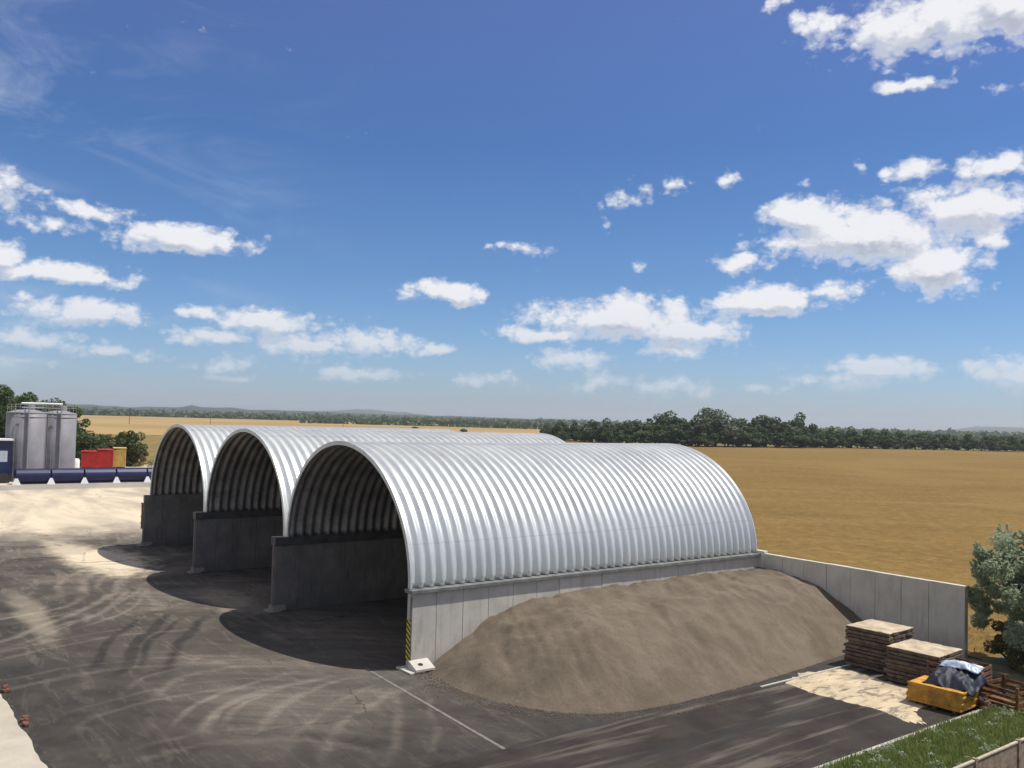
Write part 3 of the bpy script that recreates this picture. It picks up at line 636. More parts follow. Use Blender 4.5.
# crate of bricks / rusty fittings behind
def crate(cx, cy, lx, ly, h, lab, m, rz=0., fill=True):
    t = thing('crate', lab, 'crate', (cx, cy, 0), None, rz); R = random.Random(int(cx*77))
    b = MB(); b.box(-lx/2, lx/2, -ly/2, ly/2, .08, .13, .01); b.build('base', m, t)
    for (sx, sy) in ((-1, -1), (1, -1), (-1, 1), (1, 1)): MB().box(sx*(lx/2-.04)-.04, sx*(lx/2-.04)+.04, sy*(ly/2-.04)-.04, sy*(ly/2-.04)+.04, 0, h, .008).build('corner_post', m, t)
    b = MB(); z = .16
    while z < h-.1:
        b.box(-lx/2+.08, lx/2-.08, -ly/2, -ly/2+.025, z, z+.1); b.box(-lx/2+.08, lx/2-.08, ly/2-.025, ly/2, z, z+.1); b.box(-lx/2, -lx/2+.025, -ly/2+.08, ly/2-.08, z, z+.1); b.box(lx/2-.025, lx/2, -ly/2+.08, ly/2-.08, z, z+.1); z += .17
    b.build('side_slats', m, t)
    return t
crate(11.25, 13.55, 1.5, 1.3, .95, 'brown slatted crate full of reddish bricks behind the tarpaulin', BRN, R_(5))
crate(12.75, 13.7, 1.2, 1.2, .72, 'rusty orange-brown slatted crate at the foot of the silvery tree', simple('rusty_orange_wood', (.17, .08, .03), .8, .4, 5), R_(-8))
R = random.Random(9)
for (cx, cy, lx, ly, z0, n_, lab) in ((11.25, 13.55, 1.3, 1.1, .13, 90, 'heap of reddish bricks filling the brown slatted crate'), (12.2, 12.55, .9, .7, 0, 46, 'loose pile of reddish bricks beside the orange panels')):
    b = MB()
    for k in range(n_):
        zz = z0+.05+(k/n_)*(.75 if z0 else .38); sh = 1-.35*(k/n_)
        M = Matrix.Translation((cx+R.uniform(-.5, .5)*lx*sh, cy+R.uniform(-.5, .5)*ly*sh, zz)) @ Matrix.Rotation(R.uniform(0, 3.1), 4, 'Z') @ Matrix.Rotation(R.uniform(-.5, .5), 4, 'X')
        b.box(-.12, .12, -.06, .06, -.04, .04, .008, M)
    tag(b.build('brick_pile', RB), lab, 'bricks')
# tarpaulin: crumpled cover over a lump, one sheet with thickness
def m_tarp(N, b, t, g):
    P = g.outputs['Position']; n = N.noise(P, 3, 4, .6, .6)
    S(N, b, 'Base Color', N.mix(N.maprange(n, .35, .65), (.008, .010, .022), (.016, .020, .042))); b.inputs['Roughness'].default_value = .62; b.inputs['Specular IOR Level'].default_value = .45
    S(N, b, 'Normal', N.bump(N.noise(P, 5, 3, .5, .3), .4, .03))
TARP = mat('dark_blue_tarpaulin', m_tarp)
vs = []; fs = []; A, B = 56, 44
for j in range(B+1):
    for i in range(A+1):
        u, v = i/A*2-1, j/B*2-1
        e = max(abs(u)**3.5, abs(v)**3.5); top_ = .96 + .20*(u+.2)*-.5 + .22*v
        z = top_*(1-e)+(.40+.08*math.sin(7*u+3*v))*e
        x = u*.82*(1-.05*e); y = v*.80
        nn = mnoise.noise(Vector((u*2.2, v*2.2, 1.))); n2 = mnoise.noise(Vector((u*6, v*4, 4.))); n3 = abs(mnoise.noise(Vector((u*3+v, v*3-u, 8.))))
        vs.append((x+.05*n2*e, y+.05*nn*e, z+.10*nn+.05*n2-.12*n3))
for j in range(B):
    for i in range(A): fs.append((j*(A+1)+i, j*(A+1)+i+1, (j+1)*(A+1)+i+1, (j+1)*(A+1)+i))
tp_ = mesh('tarpaulin', vs, fs, TARP, None, True, (11.82, 12.15, .28)); tp_.rotation_euler.z = R_(8); tp_.scale = (.92, .92, .86)
sm = tp_.modifiers.new('t', 'SOLIDIFY'); sm.thickness = .006
tag(tp_, 'crumpled glossy dark blue tarpaulin thrown over the orange panels', 'tarpaulin')
vs = []; fs = []; A, B = 40, 20
for j in range(B+1):
    for i in range(A+1):
        u, v = i/A*2-1, j/B*2-1; e = max(abs(u)**4, abs(v)**4)
        nn = mnoise.noise(Vector((u*2.2, v*1.6, 31.))); n2 = abs(mnoise.noise(Vector((u*4+v, v*2, 41.))))
        vs.append((u*.62+.05*nn, v*.30+.04*n2, .10*nn-.06*n2-.10*e+.05*math.cos(u*2)))
for j in range(B):
    for i in range(A): fs.append((j*(A+1)+i, j*(A+1)+i+1, (j+1)*(A+1)+i+1, (j+1)*(A+1)+i))
ps = mesh('sky_sheen_sheet', vs, fs, simple('pale_sky_sheen', (.42, .50, .64), .35, .15, 5), None, True, (11.86, 12.45, 1.21)); ps.scale = (.9, .9, .8); ps.rotation_euler = (R_(6), R_(2), R_(10))  # added sheet, its pale colour paints the sky's reflection on the tarpaulin top
sm = ps.modifiers.new('t', 'SOLIDIFY'); sm.thickness = .012
tag(ps, 'added pale blue sheet imitating sky sheen on top of the dark tarpaulin', 'sheet')
MB().box(11.35, 12.2, 11.85, 12.4, .67, .80, .02).build('board_bundle', BRN); tag(bpy.data.objects['board_bundle'], 'bundle of brown boards hidden beneath the blue tarpaulin', 'boards')

# ------------------------------------------------------------------ fence lower right
fe = thing('board_fence', 'brown board fence with pale top rail in the lower right corner', 'fence', (0, 0, 0))
FZ = 1.15; fa = at(958, 768, FZ); fb = at(1018, 742, FZ); dv = (fb-fa).xy.normalized(); ln = (fb-fa).length
WOODF = simple('weathered_fence_boards', (.27, .20, .145), .9, .25, 5); RAIL = simple('pale_rail', (.42, .36, .27), .85, .2, 5)
nrm = Vector((dv.y, -dv.x)); ang = math.atan2(dv.y, dv.x)
p1 = at(974, 760.5, FZ); pit = ((fb.xy-p1.xy)).length
for k in range(-5, 9):
    q = Vector((fb.x, fb.y)) + dv*pit*k
    M = Matrix.Translation((q.x, q.y, 0)) @ Matrix.Rotation(ang, 4, 'Z')
    MB().box(-.05, .05, -.05, .05, 0, FZ+.06, .008, M).build('post', WOODF, fe)
    b = MB()
    for r in range(7): b.box(.052, pit-.052, -.016, .016, .08+r*.148, .08+r*.148+.142, .004, M)
    b.build('boards', WOODF, fe)
    MB().box(.052, pit-.052, -.035, .035, FZ-.01, FZ+.03, .006, M).build('top_rail', RAIL, fe)

# ------------------------------------------------------------------ foliage
def leaves(centers, rad, n, size, R, squash=.8, shell=.5, asp=1.):
    """leaf-sized rhombs scattered through clumps"""
    C = np.array(centers); rads = np.array(rad); k = R.integers(0, len(C), n)
    d = R.normal(size=(n, 3)); d /= np.linalg.norm(d, axis=1)[:, None]; rr_ = (shell+(1-shell)*R.random(n))**.6
    p = C[k] + d*rr_[:, None]*rads[k][:, None]*np.array([1, 1, squash])
    nrm = d*.6 + R.normal(size=(n, 3))*.6 + np.array([0, 0, .5]); nrm /= np.linalg.norm(nrm, axis=1)[:, None]
    t1 = np.cross(nrm, R.normal(size=(n, 3))); t1 /= np.linalg.norm(t1, axis=1)[:, None]; t2 = np.cross(nrm, t1)
    s = size*(.6+.8*R.random(n))[:, None]
    v = np.stack([p-t1*s, p-t2*s*.55*asp, p+t1*s, p+t2*s*.55*asp], 1).reshape(-1, 3)
    return v
def leafobj(name, v, m, parent=None):
    n = len(v)//4; me = bpy.data.meshes.new(name); me.vertices.add(len(v)); me.vertices.foreach_set('co', v.astype(np.float32).ravel())
    me.loops.add(n*4); me.loops.foreach_set('vertex_index', np.arange(n*4, dtype=np.int32)); me.polygons.add(n)
    me.polygons.foreach_set('loop_start', np.arange(n, dtype=np.int32)*4); me.polygons.foreach_set('loop_total', np.full(n, 4, np.int32)); me.update(); me.validate()
    me.materials.append(m); o = bpy.data.objects.new(name, me); COL.objects.link(o)
    if parent: o.parent = parent
    return o
def crown_pts(R, n, rx, rz, z0, top=.0):
    c = []; r = []
    for k in range(n):
        u = R.normal(size=3); u /= np.linalg.norm(u); q = R.random()**.45
        z = z0+rz+u[2]*rz*q; wid = 1-.30*max(0, u[2])
        c.append((u[0]*rx*q*wid, u[1]*rx*q*wid, z)); r.append(rx*(.22+.20*R.random()))
    return c, r
def make_tree(name, label, cat, group, seed, h, rx, m, nl, size, base=.18, clumps=26):
    R = np.random.default_rng(seed); t = thing(name, label, cat, (0, 0, 0), group)
    z0 = h*base; c, r = crown_pts(R, clumps, rx, (h-z0)/2*.93, z0*.6)
    b = MB(); b.tube([(0, 0, 0), (.1, 0, h*.25), (0, .1, h*.5), (.05, 0, h*.75)], [h*.026, h*.02, h*.014, h*.006], 7)
    for k in range(0, clumps, 3): b.tube([(0, 0, h*.22+.04*h*(k % 5)), (c[k][0]*.5, c[k][1]*.5, c[k][2]*.75), c[k]], [h*.010, h*.006, h*.002], 5)
    b.build('trunk', BARK, t); leafobj('crown', leaves(c, r, nl, size, R), m, t); return t
def dup(root, loc, sc, rz, label=None):
    r = root.copy(); COL.objects.link(r); r.location = loc; r.scale = sc; r.rotation_euler = (0, 0, rz)
    if label: r['label'] = label
    for ch in list(root.children):
        c = ch.copy(); COL.objects.link(c); c.parent = r
    return r
GT = 'trees lining the far edge of the wheat field'
protos = [make_tree('field_tree', 'dark green tree in the row edging the wheat field', 'tree', GT, 1, 10, 4.2, LEAF_D, 2600, .42, .03),
          make_tree('field_tree', 'dark green tree in the row edging the wheat field', 'tree', GT, 2, 10, 5.2, LEAF_M, 2600, .42, .04),
          make_tree('field_tree', 'dark green tree in the row edging the wheat field', 'tree', GT, 3, 10, 3.4, LEAF_D, 2200, .42, .03)]
olive = make_tree('field_tree', 'tallest tree of the row edging the wheat field, rounded and grey-green', 'tree', GT, 4, 10, 5.4, LEAF_G, 4200, .36, .10, 40)
# skyline of the row: (column, base row, top row)
sky_ = [(545, 440, 424), (560, 441, 421), (575, 441, 422), (590, 442, 420), (605, 443, 419), (622, 444, 420), (640, 444, 419), (655, 445, 413), (668, 445.5, 412), (682, 446, 417),
        (698, 446.5, 416), (738, 447, 415), (752, 447, 413), (764, 447, 414), (777, 447.5, 416), (790, 447.5, 419), (801, 447.5, 414), (815, 447.5, 426), (832, 448, 427), (850, 448, 427), (866, 448.5, 428),
        (884, 449, 429), (902, 449, 430), (922, 449.5, 431), (944, 450, 431), (966, 450.5, 433), (990, 451, 434), (1012, 451.5, 435), (1040, 452, 435), (1070, 453, 435)]
used = set(); R5 = random.Random(21)
def seg(x):
    return 'beyond the nearest barn roof' if x < 640 else 'left of the tallest grey-green tree' if x < 700 else 'below and right of the tallest grey-green tree' if x < 812 else 'in the lower part right of centre' if x < 920 else 'at the low right end of the row'
def top_at(x):
    for (a, b) in zip(sky_, sky_[1:]):
        if a[0] <= x <= b[0]: s = (x-a[0])/(b[0]-a[0]); return [a[i]*(1-s)+b[i]*s for i in (1, 2)]
    return sky_[-1][1:]
def place(pr, x, brow, trow, wide=1., off=0., label=None):
    p = at(x, brow); p.z = 0; dd = (p-Vector((CAM.x, CAM.y, 0))); p = p + dd.normalized()*off
    h = max(2., zat(p, trow)); 
    # row tilt: evaluate the row at the tree's own column
    d_ = Vector((p.x-CAM.x, p.y-CAM.y, 0)); 
    s = h/10
    sc = (s*wide*R5.uniform(.9, 1.15), s*wide*R5.uniform(.9, 1.15), s); rz = R5.uniform(0, 6.28)
    if pr.name not in used: used.add(pr.name); pr.location = p; pr.scale = sc; pr.rotation_euler = (0, 0, rz); o = pr
    else: o = dup(pr, p, sc, rz)
    if label: o['label'] = label
    return o
spec = {655: 'tall dark tree with twin rounded tops just left of the tallest grey-green one', 752: 'broad dark tree directly right of the tallest grey-green one', 801: 'dark round-headed tree, last tall one before the row drops away right'}
for (x, bb, tt) in sky_: place(R5.choice(protos), x, bb+.1, tt, 1.05, 6, spec.get(x, 'dark skyline tree '+seg(x)))
place(olive, 714, 446.6, 406.5, 1.15, 2)
x = 548
while x < 1075:
    bb, tt = top_at(x); place(R5.choice(protos), x, bb, bb-(bb-tt)*R5.uniform(.45, .75), 1.5, -1, 'low bushy front-row tree '+seg(x)); x += R5.uniform(6, 11)
x = 552
while x < 1075:
    bb, tt = top_at(x); place(R5.choice(protos), x, bb, bb-(bb-tt)*R5.uniform(.78, .98), 1.2, 14, 'dark back-row tree '+seg(x)); x += R5.uniform(9, 16)
# far woodland belts: stuff
def belt(x0, x1, dist0, dist1, rows, hh, n, size, m, lab, seed):
    R = np.random.default_rng(seed); P = []
    for k in range(n):
        u = R.random(); x = x0+(x1-x0)*u; dd = (dist0+(dist1-dist0)*u) + R.normal()*rows; p = far(x, dd)
        g_ = .45+.55*abs(mnoise.noise(Vector((x*.09, seed, 0))))*2.; P.append((p.x, p.y, R.random()*hh*min(1.25, g_)))
    P = np.array(P); v = leaves(P, np.full(len(P), size*.5), n*1, size, R, .8)
    return tag(leafobj('woodland', v, m), lab, 'woodland', kind='stuff')
belt(20, 560, 1330, 1150, 12, 6, 5200, 3.4, LEAF_D, 'dark hedge belt along the top edge of the pale stubble field', 31)
belt(-30, 620, 1900, 1700, 90, 8, 7000, 5, LEAF_M, 'distant wooded belt below the skyline on the left', 32)
belt(-30, 700, 2900, 2700, 160, 12, 8000, 7, LEAF_D, 'far dark woodland under the left-hand skyline', 33)
belt(300, 560, 900, 850, 8, 5, 900, 2.5, LEAF_D, 'scrubby hedge pieces at the far end of the pale stubble field', 34)
belt(780, 1100, 900, 980, 40, 5., 6500, 2.6, LEAF_D, 'distant woodland beyond the wheat field on the right', 35)
belt(780, 1100, 1900, 2000, 120, 9, 5000, 5, LEAF_M, 'faint far woodland on the right-hand skyline', 36)
# hills
def hills(x0, x1, dist, fn, name):
    n = 160; vs = []; fs = []
    for i in range(n+1):
        x = x0+(x1-x0)*i/n; h = fn(x)
        for (dd, k) in ((dist-1200, 0), (dist-500, .55), (dist, 1.), (dist+500, .6)):
            p = far(x, dd); vs.append((p.x, p.y, -1+(h+1)*k))
    for i in range(n):
        for j in range(3): fs.append((i*4+j, i*4+j+1, i*4+5+j, i*4+4+j))
    return tag(mesh(name, vs, fs, simple('wooded_hillside', (.030, .045, .024), 1., .35, .004), None, True), kind='structure')
nz = lambda x, s: mnoise.noise(Vector((x*.012, s, 0)))+.5*mnoise.noise(Vector((x*.05, s, 3)))
hills(-80, 620, 3400, lambda x: 22+7*nz(x, 1)+7*math.exp(-((x-191)/6)**2)-11*max(0, (x-250)/370), 'hills')
hills(250, 520, 6500, lambda x: 8+46*math.exp(-((x-370)/65)**2)+12*nz(x*2, 4), 'far_hills')
hills(880, 1120, 6500, lambda x: 44*(1/(1+math.exp(-(x-955)/9)))+8*nz(x*3, 9), 'blue_hill')

# silvery tree right
R = np.random.default_rng(77)
def bigtree(loc, h, rx, seed, lab, m, nl, size, name='leafy_tree', cl=70, low=.06):
    R = np.random.default_rng(seed); t = thing(name, lab, 'tree', loc)
    c, r = crown_pts(R, cl, rx, h*(1-low)/2, h*low); r = [q*.55 for q in r]
    b = MB(); b.tube([(0, 0, 0), (.1, .05, h*.2), (-.05, .1, h*.45), (.1, 0, h*.8)], [.14, .11, .08, .02], 9)
    for k in range(0, cl, 2):
        zb = h*(.10+.5*R.random()); b.tube([(0, 0, zb), (c[k][0]*.5+R.normal()*.1, c[k][1]*.5, (zb+c[k][2])/2+.1), c[k]], [.045, .025, .008], 5)
    b.build('trunk', BARK, t)
    leafobj('crown', leaves(c, r, nl, size, R, .9, .25, .75), m, t)
    # upright sprays on the outline
    c2 = []; r2 = []
    for k in range(420):
        i = R.integers(0, cl); p = np.array(c[i]); dr = R.normal(size=3); dr[2] = abs(dr[2])*.7; dr = dr/np.linalg.norm(dr)
        for s in range(4): c2.append(p+dr*(r[i]*.75+s*.06)+np.array([0, 0, s*.02])); r2.append(.075-.012*s)
    leafobj('outer_sprays', leaves(c2, r2, nl//2, size, R, 1., .0, .6), m, t)
    return t
bigtree((11.1, 18.9, 0), 5.45, 2.3, 5, 'silvery-leaved tree beside the end of the retaining wall', LEAF_S, 42000, .06)
bt = bigtree((13.9, 17.9, 0), 4.6, 1.9, 6, 'darker leafy tree at the right picture edge behind the fence', LEAF_S, 26000, .06)
# dry scrub under the tree
def shrub(loc, h, rx, seed, lab, m, n=1800, size=.12, name='shrub', cl=16, group=None):
    R = np.random.default_rng(seed); t = thing(name, lab, 'shrub', loc, group); c, r = crown_pts(R, cl, rx, h/2*.95, .02)
    b = MB()
    for k in range(0, cl, 2): b.tube([(c[k][0]*.1, c[k][1]*.1, 0), (c[k][0]*.6, c[k][1]*.6, c[k][2]*.6), c[k]], [h*.02, h*.012, h*.004], 5)
    b.build('stems', BARK, t); leafobj('foliage', leaves(c, r, n, size, R), m, t); return t
shrub((10.3, 19.2, 0), 1.7, .8, 8, 'dry olive bush directly behind the end of the retaining wall', LEAF_Y, 5000, .05)
shrub((11.2, 18.2, 0), 1.4, .8, 9, 'dry olive bush under the silvery tree, nearer the crates', LEAF_Y, 4500, .05)
shrub((13.6, 15.6, 0), 1.3, .8, 10, 'green bush at the right picture edge behind the orange crate', LEAF_M, 4000, .05)

# grass in the strip beside the kerb
R = np.random.default_rng(3); N_ = 52000
gx = 12.64+R.random(N_)*4.4; gy = 2.5+R.random(N_)*13.5; hh = .05+.16*R.random(N_)*(.6+.8*np.array([abs(mnoise.noise(Vector((a_*.9, b_*.9, 0))))*2 for a_, b_ in zip(gx, gy)]))
keep = np.array([mnoise.noise(Vector((a_*1.4, b_*1.4, 5.))) for a_, b_ in zip(gx, gy)]) > (-.35 - .5*np.clip((gx-12.5)*2, 0, 1)); gx, gy, hh = gx[keep], gy[keep], hh[keep]; N_ = len(gx)
th = R.random(N_)*6.28; wd = .010+.012*R.random(N_); ln_ = R.normal(size=(N_, 2))*.05
p = np.stack([gx, gy, np.full(N_, .006)], 1); s = np.stack([np.cos(th)*wd, np.sin(th)*wd, np.zeros(N_)], 1)
tip = p+np.stack([ln_[:, 0], ln_[:, 1], hh], 1); v = np.stack([p-s, p+s, tip+s*.2, tip-s*.2], 1).reshape(-1, 3)
tag(leafobj('grass', v, GRASS), 'rough green grass between the kerb and the board fence', 'grass', kind='stuff')
# broadleaf weeds scattered in the grass
cw = [(12.7+3.9*R.random(), 3.5+11*R.random(), .08) for k in range(260)]
tag(leafobj('weeds', leaves(cw, [.06+.10*R.random() for k in cw], 14000, .04, R, .8, 0), LEAF_S), 'leafy weeds growing through the grass strip', 'weeds', kind='stuff')
cw = [(-8+15*R.random(), -11.35+.25*R.normal()*.5, .05) for k in range(60)]
tag(leafobj('ledge_weeds', leaves(cw, [.05+.06*R.random() for k in cw], 1500, .03, R, .8, 0), LEAF_Y), 'dry weeds along the crumbling edge of the pale ledge', 'weeds', kind='stuff')
# wheat stalks near the walls: stuff
N_ = 9000; u = R.random(N_); dd = 34+30*u**1.4; ang_ = YAW+(-.02+.62*R.random(N_))
wx = CAM.x+np.sin(ang_)*dd*1.; wy = CAM.y+np.cos(ang_)*dd
ok = (wy > 18.9) & (wy < 24) & (wx > -60) & ~((wx > 9.2) & (wy < 22)); wx, wy, dd = wx[ok], wy[ok], dd[ok]; N_ = len(wx)
hh = .08+.16*R.random(N_); wd = .012+dd*.00025; th = R.random(N_)*6.28; ln_ = R.normal(size=(N_, 2))*.10
p = np.stack([wx, wy, np.full(N_, -.03)], 1); s = np.stack([np.cos(th)*wd, np.sin(th)*wd, np.zeros(N_)], 1); tip = p+np.stack([ln_[:, 0], ln_[:, 1], hh], 1)
tag(leafobj('wheat_stalks', np.stack([p-s*.6, p+s*.6, tip+s, tip-s], 1).reshape(-1, 3), STALK), 'ripe golden wheat stalks standing in the field behind the barns', 'wheat', kind='stuff')

# ------------------------------------------------------------------ left background: silos, platform, skips
SIL = simple('silo_grey_paint', (.215, .21, .23), .55, .10, .6); SILD = simple('silo_trim', (.28, .28, .29), .5, .1); WHT = simple('white_paint', (.75, .75, .73), .5, .06)
BLUE = simple('deep_blue_paint', (.007, .012, .070), .4, .2, 1.2); GREYP = simple('pale_deck', (.45, .44, .41), .8, .1)
def silo(cx, cy, r, h, lab):
    t = thing('silo', lab, 'silo', (cx, cy, 0), 'grey storage silos'); n = 40
    MB().lathe([(r, .9), (r, h-.35), (r-.02, h-.34)], n).build('body', SIL, t, True)
    MB().lathe([(r+.03, h-.36), (r+.03, h-.28), (r*.5, h-.02), (.25, h+.06), (.001, h+.06)], n).build('roof', SILD, t)
    for z in (7.2,): MB().lathe([(r+.001, z-.04), (r+.035, z-.03), (r+.035, z+.03), (r+.001, z+.04)], n).build('hoop', SIL, t)
    b = MB()
    b.lathe([(r, .0), (r, .9), (r-.05, .9)], n); b.build('skirt', SIL, t)
    m = MB()
    for k in range(8):
        a0 = 2*math.pi*k/8; a1 = 2*math.pi*(k+1)/8; P_ = lambda a, z: ((r-.1)*math.cos(a), (r-.1)*math.sin(a), z)
        m.tube([P_(a0, h-.3), P_(a0, h+.6)], .025, 5); m.tube([P_(a0, h+.6), P_(a1, h+.6)], .025, 5); m.tube([P_(a0, h+.35), P_(a1, h+.35)], .025, 5)
    m.build('railing', SILD, t)
    m = MB(); dx, dy = Vector((CAM.x-cx, CAM.y-cy)).normalized(); sx_, sy_ = -dy, dx
    px, py = dx*(r+.1)+sx_*.2, dy*(r+.1)+sy_*.2
    m.tube([(px, py, 1), (px, py, h+.6), (px*.4, py*.4, h+.7)], .07, 8); m.build('filling_pipe', SILD, t)
    m = MB()
    for s_ in (-.22, .22): q = (dx*(r+.14)+sx_*(-.9+s_), dy*(r+.14)+sy_*(-.9+s_)); m.tube([(*q, .6), (*q, h+.7)], .025, 5)
    for k in range(24): z = .7+k*.32; a_ = (dx*(r+.14)+sx_*(-1.12), dy*(r+.14)+sy_*(-1.12), z); c_ = (dx*(r+.14)+sx_*(-.68), dy*(r+.14)+sy_*(-.68), z); m.tube([a_, c_], .016, 4)
    m.build('ladder', SILD, t)
    MB().lathe([(.45, h+.0), (.45, h+.55), (.3, h+.62), (.001, h+.62)], 16, (-.3, .4)).build('filter_top', SILD, t)
    return t
s1 = at(27, 482); s2 = at(59, 481)
silo(s1.x-2.2, s1.y, 2.06, 8.0, 'left one of the two tall grey silos beyond the yard')
silo(s2.x-2.2, s2.y+.1, 1.86, 7.95, 'right one of the two tall grey silos beyond the yard')
t = thing('roof_walkway', 'white pipe walkway bridging the tops of the two silos', 'walkway', (s1.x-2.2, s1.y, 8.75))
dv = Vector((s2.x-s1.x, s2.y-s1.y+.1, 0)); MB().tube([(0, -.6, 0), dv*.5+Vector((0, 0, .02)), dv+Vector((0, .3, 0))], .11, 8).build('pipe', WHT, t)
MB().tube([(.4, -.6, -.5), dv+Vector((.4, .3, -.5))], .06, 8).build('handrail', SILD, t)
# blue platform
bx_ = -83.4; t = thing('blue_tank', 'long dark blue cylindrical tank lying on white saddles beside the silos', 'tank', (bx_, 0, 0))
ya = -.4; cuts = [ya, 3.05, 6.4, 9.75, 13.1, 16.5, 20]
for k in range(len(cuts)-1):
    b = MB(); n = 28; vs = []
    for (yy, rr_) in ((cuts[k]+.04, .74), (cuts[k]+.10, .80), (cuts[k+1]-.10, .80), (cuts[k+1]-.04, .74)):
        vs += [(rr_*math.cos(6.2832*q_/n), yy, .86+rr_*math.sin(6.2832*q_/n)) for q_ in range(n)]
    b.add(vs, [(i_*n+q_, (i_+1)*n+q_, (i_+1)*n+(q_+1) % n, i_*n+(q_+1) % n) for i_ in range(3) for q_ in range(n)] + [tuple(range(n)), tuple(range(4*n-1, 3*n-1, -1))])
    b.build('tank_section', BLUE, t, False)
for yy in cuts[1:-1]+[ya+.1]:
    b = MB(); b.add([(-.7, yy-.10, 0), (.92, yy-.42, 0), (.92, yy+.42, 0), (-.7, yy+.10, 0), (-.6, yy-.1, .6), (.80, yy-.12, .66), (.80, yy+.12, .66), (-.6, yy+.1, .6)], [(3, 2, 1, 0), (4, 5, 6, 7), (0, 1, 5, 4), (1, 2, 6, 5), (2, 3, 7, 6), (3, 0, 4, 7)]); b.build('saddle', WHT, t)
# blue plant cabin at the left edge
q = at(-8, 484); t = thing('plant_cabin', 'dark blue plant cabin with pale roof cut by the left picture edge', 'cabin', (q.x-1, q.y+.1, 0))
MB().box(-3, 0, -3.2, 1.65, .0, 4.6, .04).build('body', BLUE, t); MB().box(-3.2, .25, -3.4, 1.85, 4.6, 4.8, .03).build('roof', WHT, t)
MB().box(.003, .04, .55, 1.35, 2.3, 3.5).build('window', simple('pale_glass', (.45, .5, .55), .15, .1), t); MB().box(.003, .05, -1.6, -.5, .1, 2.2).build('door', simple('grey_door', (.2, .22, .26), .5, .1), t)
for yy in (-2.6, 1.1):
    b = MB(); b.tube([(.05, yy, .55), (.4, yy, .55)], .55, 18); b.build('wheel', simple('tyre_rubber', (.03, .03, .03), .8, .2), t)
# skips
RED = simple('bright_red_paint', (.50, .022, .015), .5, .15, 1.5); YEL = simple('faded_yellow_paint', (.62, .45, .13), .6, .12, 1.5)
def skip(px0, px1, row, h, m, lab, ridge=False, depth=2.6):
    a_ = at(px0, row); c_ = at(px1, row); L_ = (c_-a_).length; ang = math.atan2(c_.y-a_.y, c_.x-a_.x)
    t = thing('skip_container', lab, 'container', (a_.x, a_.y, 0), 'coloured containers behind the platform', ang)
    MB().add([(0, 0, .15), (L_, 0, .15), (L_, 0, h), (0, 0, h*.93), (0, depth, .15), (L_, depth, .15), (L_, depth, h), (0, depth, h*.93)], [(0, 1, 2, 3), (5, 4, 7, 6), (1, 5, 6, 2), (4, 0, 3, 7), (0, 4, 5, 1), (3, 2, 6, 7)]).build('body', m, t)
    b = MB(); n = 6
    for k in range(n+1): b.box(k*(L_-.1)/n, k*(L_-.1)/n+.1, -.08, -.002, .15, h*.92)
    b.build('ribs', m, t); MB().box(-.06, L_+.06, -.12, depth+.1, h+.003, h+.11, .01).build('rim', m, t)
    for xx in (.1, L_-.4): MB().box(xx, xx+.3, .1, depth-.1, 0, .15).build('runner', JOINT, t)
skip(81, 97, 468.5, 2.3, RED, 'left bright red container behind the blue platform')
skip(97.3, 112.5, 468.5, 2.55, RED, 'right bright red container, touching the yellow one')
skip(113, 125.5, 468.0, 2.75, YEL, 'faded yellow container right of the red ones')
q = at(75.5, 469); t = thing('water_tank', 'small white tank between the right silo and the red container', 'tank', (q.x, q.y, 0))
MB().lathe([(.5, .1), (.5, 1.2), (.35, 1.4), (.12, 1.45), (.001, 1.45)], 20).build('body', WHT, t, True); MB().box(-.55, .55, -.55, .55, 0, .1).build('pallet', BRN, t)
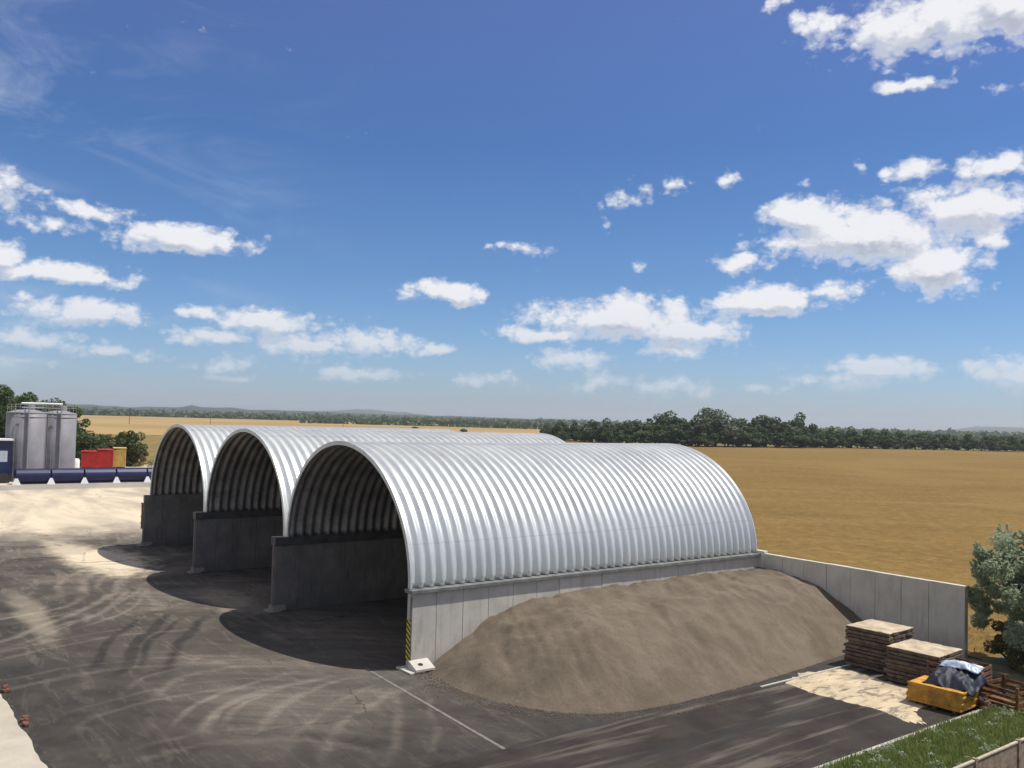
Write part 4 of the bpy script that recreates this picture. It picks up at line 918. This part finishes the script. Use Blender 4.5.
# shrubs and trees left
bs = [(84, 467, 431, 2.6, LEAF_M, 'rounded green bush right behind the left red container'), (97, 466, 428, 2.8, LEAF_D, 'dark green bush above the right red container'), (110, 464, 433, 2.4, LEAF_Y, 'dry olive bush above the yellow container'),
      (133, 467, 429, 2.3, LEAF_M, 'upright green bush right of the yellow container'), (124, 464, 431, 2.3, LEAF_G, 'grey-green bush half behind the yellow container'), (142, 467, 440, 1.8, LEAF_Y, 'low dry bush nearest the farthest barn'), (76, 464, 436, 2.2, LEAF_D, 'dark bush showing beside the right silo')]
for i, (px, b0, t0, wd_, m_, lab) in enumerate(bs):
    p = at(px, b0); h = zat(p, t0+0.0); shrub((p.x-2.5, p.y, 0), h, wd_*1.0, 50+i, lab, m_, 3200, .17, cl=24)
for i, (px, dist, t0, rx_, m_, lab) in enumerate(((8, 136, 384, 3.6, LEAF_M, 'tall green tree rising behind the left silo'), (-12, 134, 386, 3.8, LEAF_D, 'tall dark tree cut by the left picture edge'), (24, 150, 399, 3.8, LEAF_D, 'dark tree crown showing between the silo tops'), (48, 160, 400, 4., LEAF_M, 'lower green tree behind the right silo'), (68, 170, 405, 3.2, LEAF_M, 'small tree top at the right shoulder of the right silo'))):
    p = far(px, dist); h = zat(p, t0)*1.12; tt = make_tree('leafy_tree', lab, 'tree', None, 90+i, h, rx_, m_, 7000, .22, .03, 40); tt.location = p
# low weeds edge behind the yard
cw = [(-112-8*R.random(), 4+34*R.random(), .3) for k in range(160)]
tag(leafobj('yard_weeds', leaves(cw, [.5+.6*R.random() for k in cw], 9000, .10, R, .7, 0), LEAF_Y), 'dry weeds growing along the back of the sandy yard', 'weeds', kind='stuff')
# poles and low bushes far out in the stubble field
POLE = simple('pole_wood', (.12, .10, .08), .9, .2)
for i, (px, dist, trow, lab) in enumerate(((129, 560, 413, 'thin utility pole in the stubble field above the green bushes'), (210, 620, 411, 'thin utility pole over the farthest barn'), (343, 640, 413.5, 'thin utility pole over the nearest barn'))):
    p = far(px, dist); h = zat(p, trow-.5)
    t = thing('utility_pole', lab, 'pole', p, 'utility poles across the stubble field'); MB().tube([(0, 0, 0), (0, 0, h)], .16, 8).build('mast', POLE, t); MB().box(-1, 1, -.08, .08, h-.6, h-.45).build('crossarm', POLE, t)
for i, (px, dist, lab) in enumerate(((416, 560, 'dark low bush in the stubble field above the middle barn roof'), (464, 560, 'small dark bush in the stubble field, right of the larger one'))):
    p = far(px, dist); shrub((p.x, p.y, 0), 2.2 if i == 0 else 1.6, 3.2 if i == 0 else 2.4, 120+i, lab, LEAF_D, 500, .4)

# ------------------------------------------------------------------ haze
hb = MB().box(-6990, 6990, -6990, 6990, -1.1, 85).build('haze', None); tag(hb, kind='stuff', label='thin pale summer haze over the plain', cat='haze')
hb.location.z = 0
hm = bpy.data.materials.new('haze_air'); hm.use_nodes = True; hn = hm.node_tree.nodes; hn.remove(hn['Principled BSDF'])
pv = hn.new('ShaderNodeVolumePrincipled'); pv.inputs['Color'].default_value = (.86, .92, 1, 1); pv.inputs['Density'].default_value = 0.00013; pv.inputs['Anisotropy'].default_value = .2
hm.node_tree.links.new(pv.outputs[0], hn['Material Output'].inputs['Volume']); hb.data.materials.append(hm)
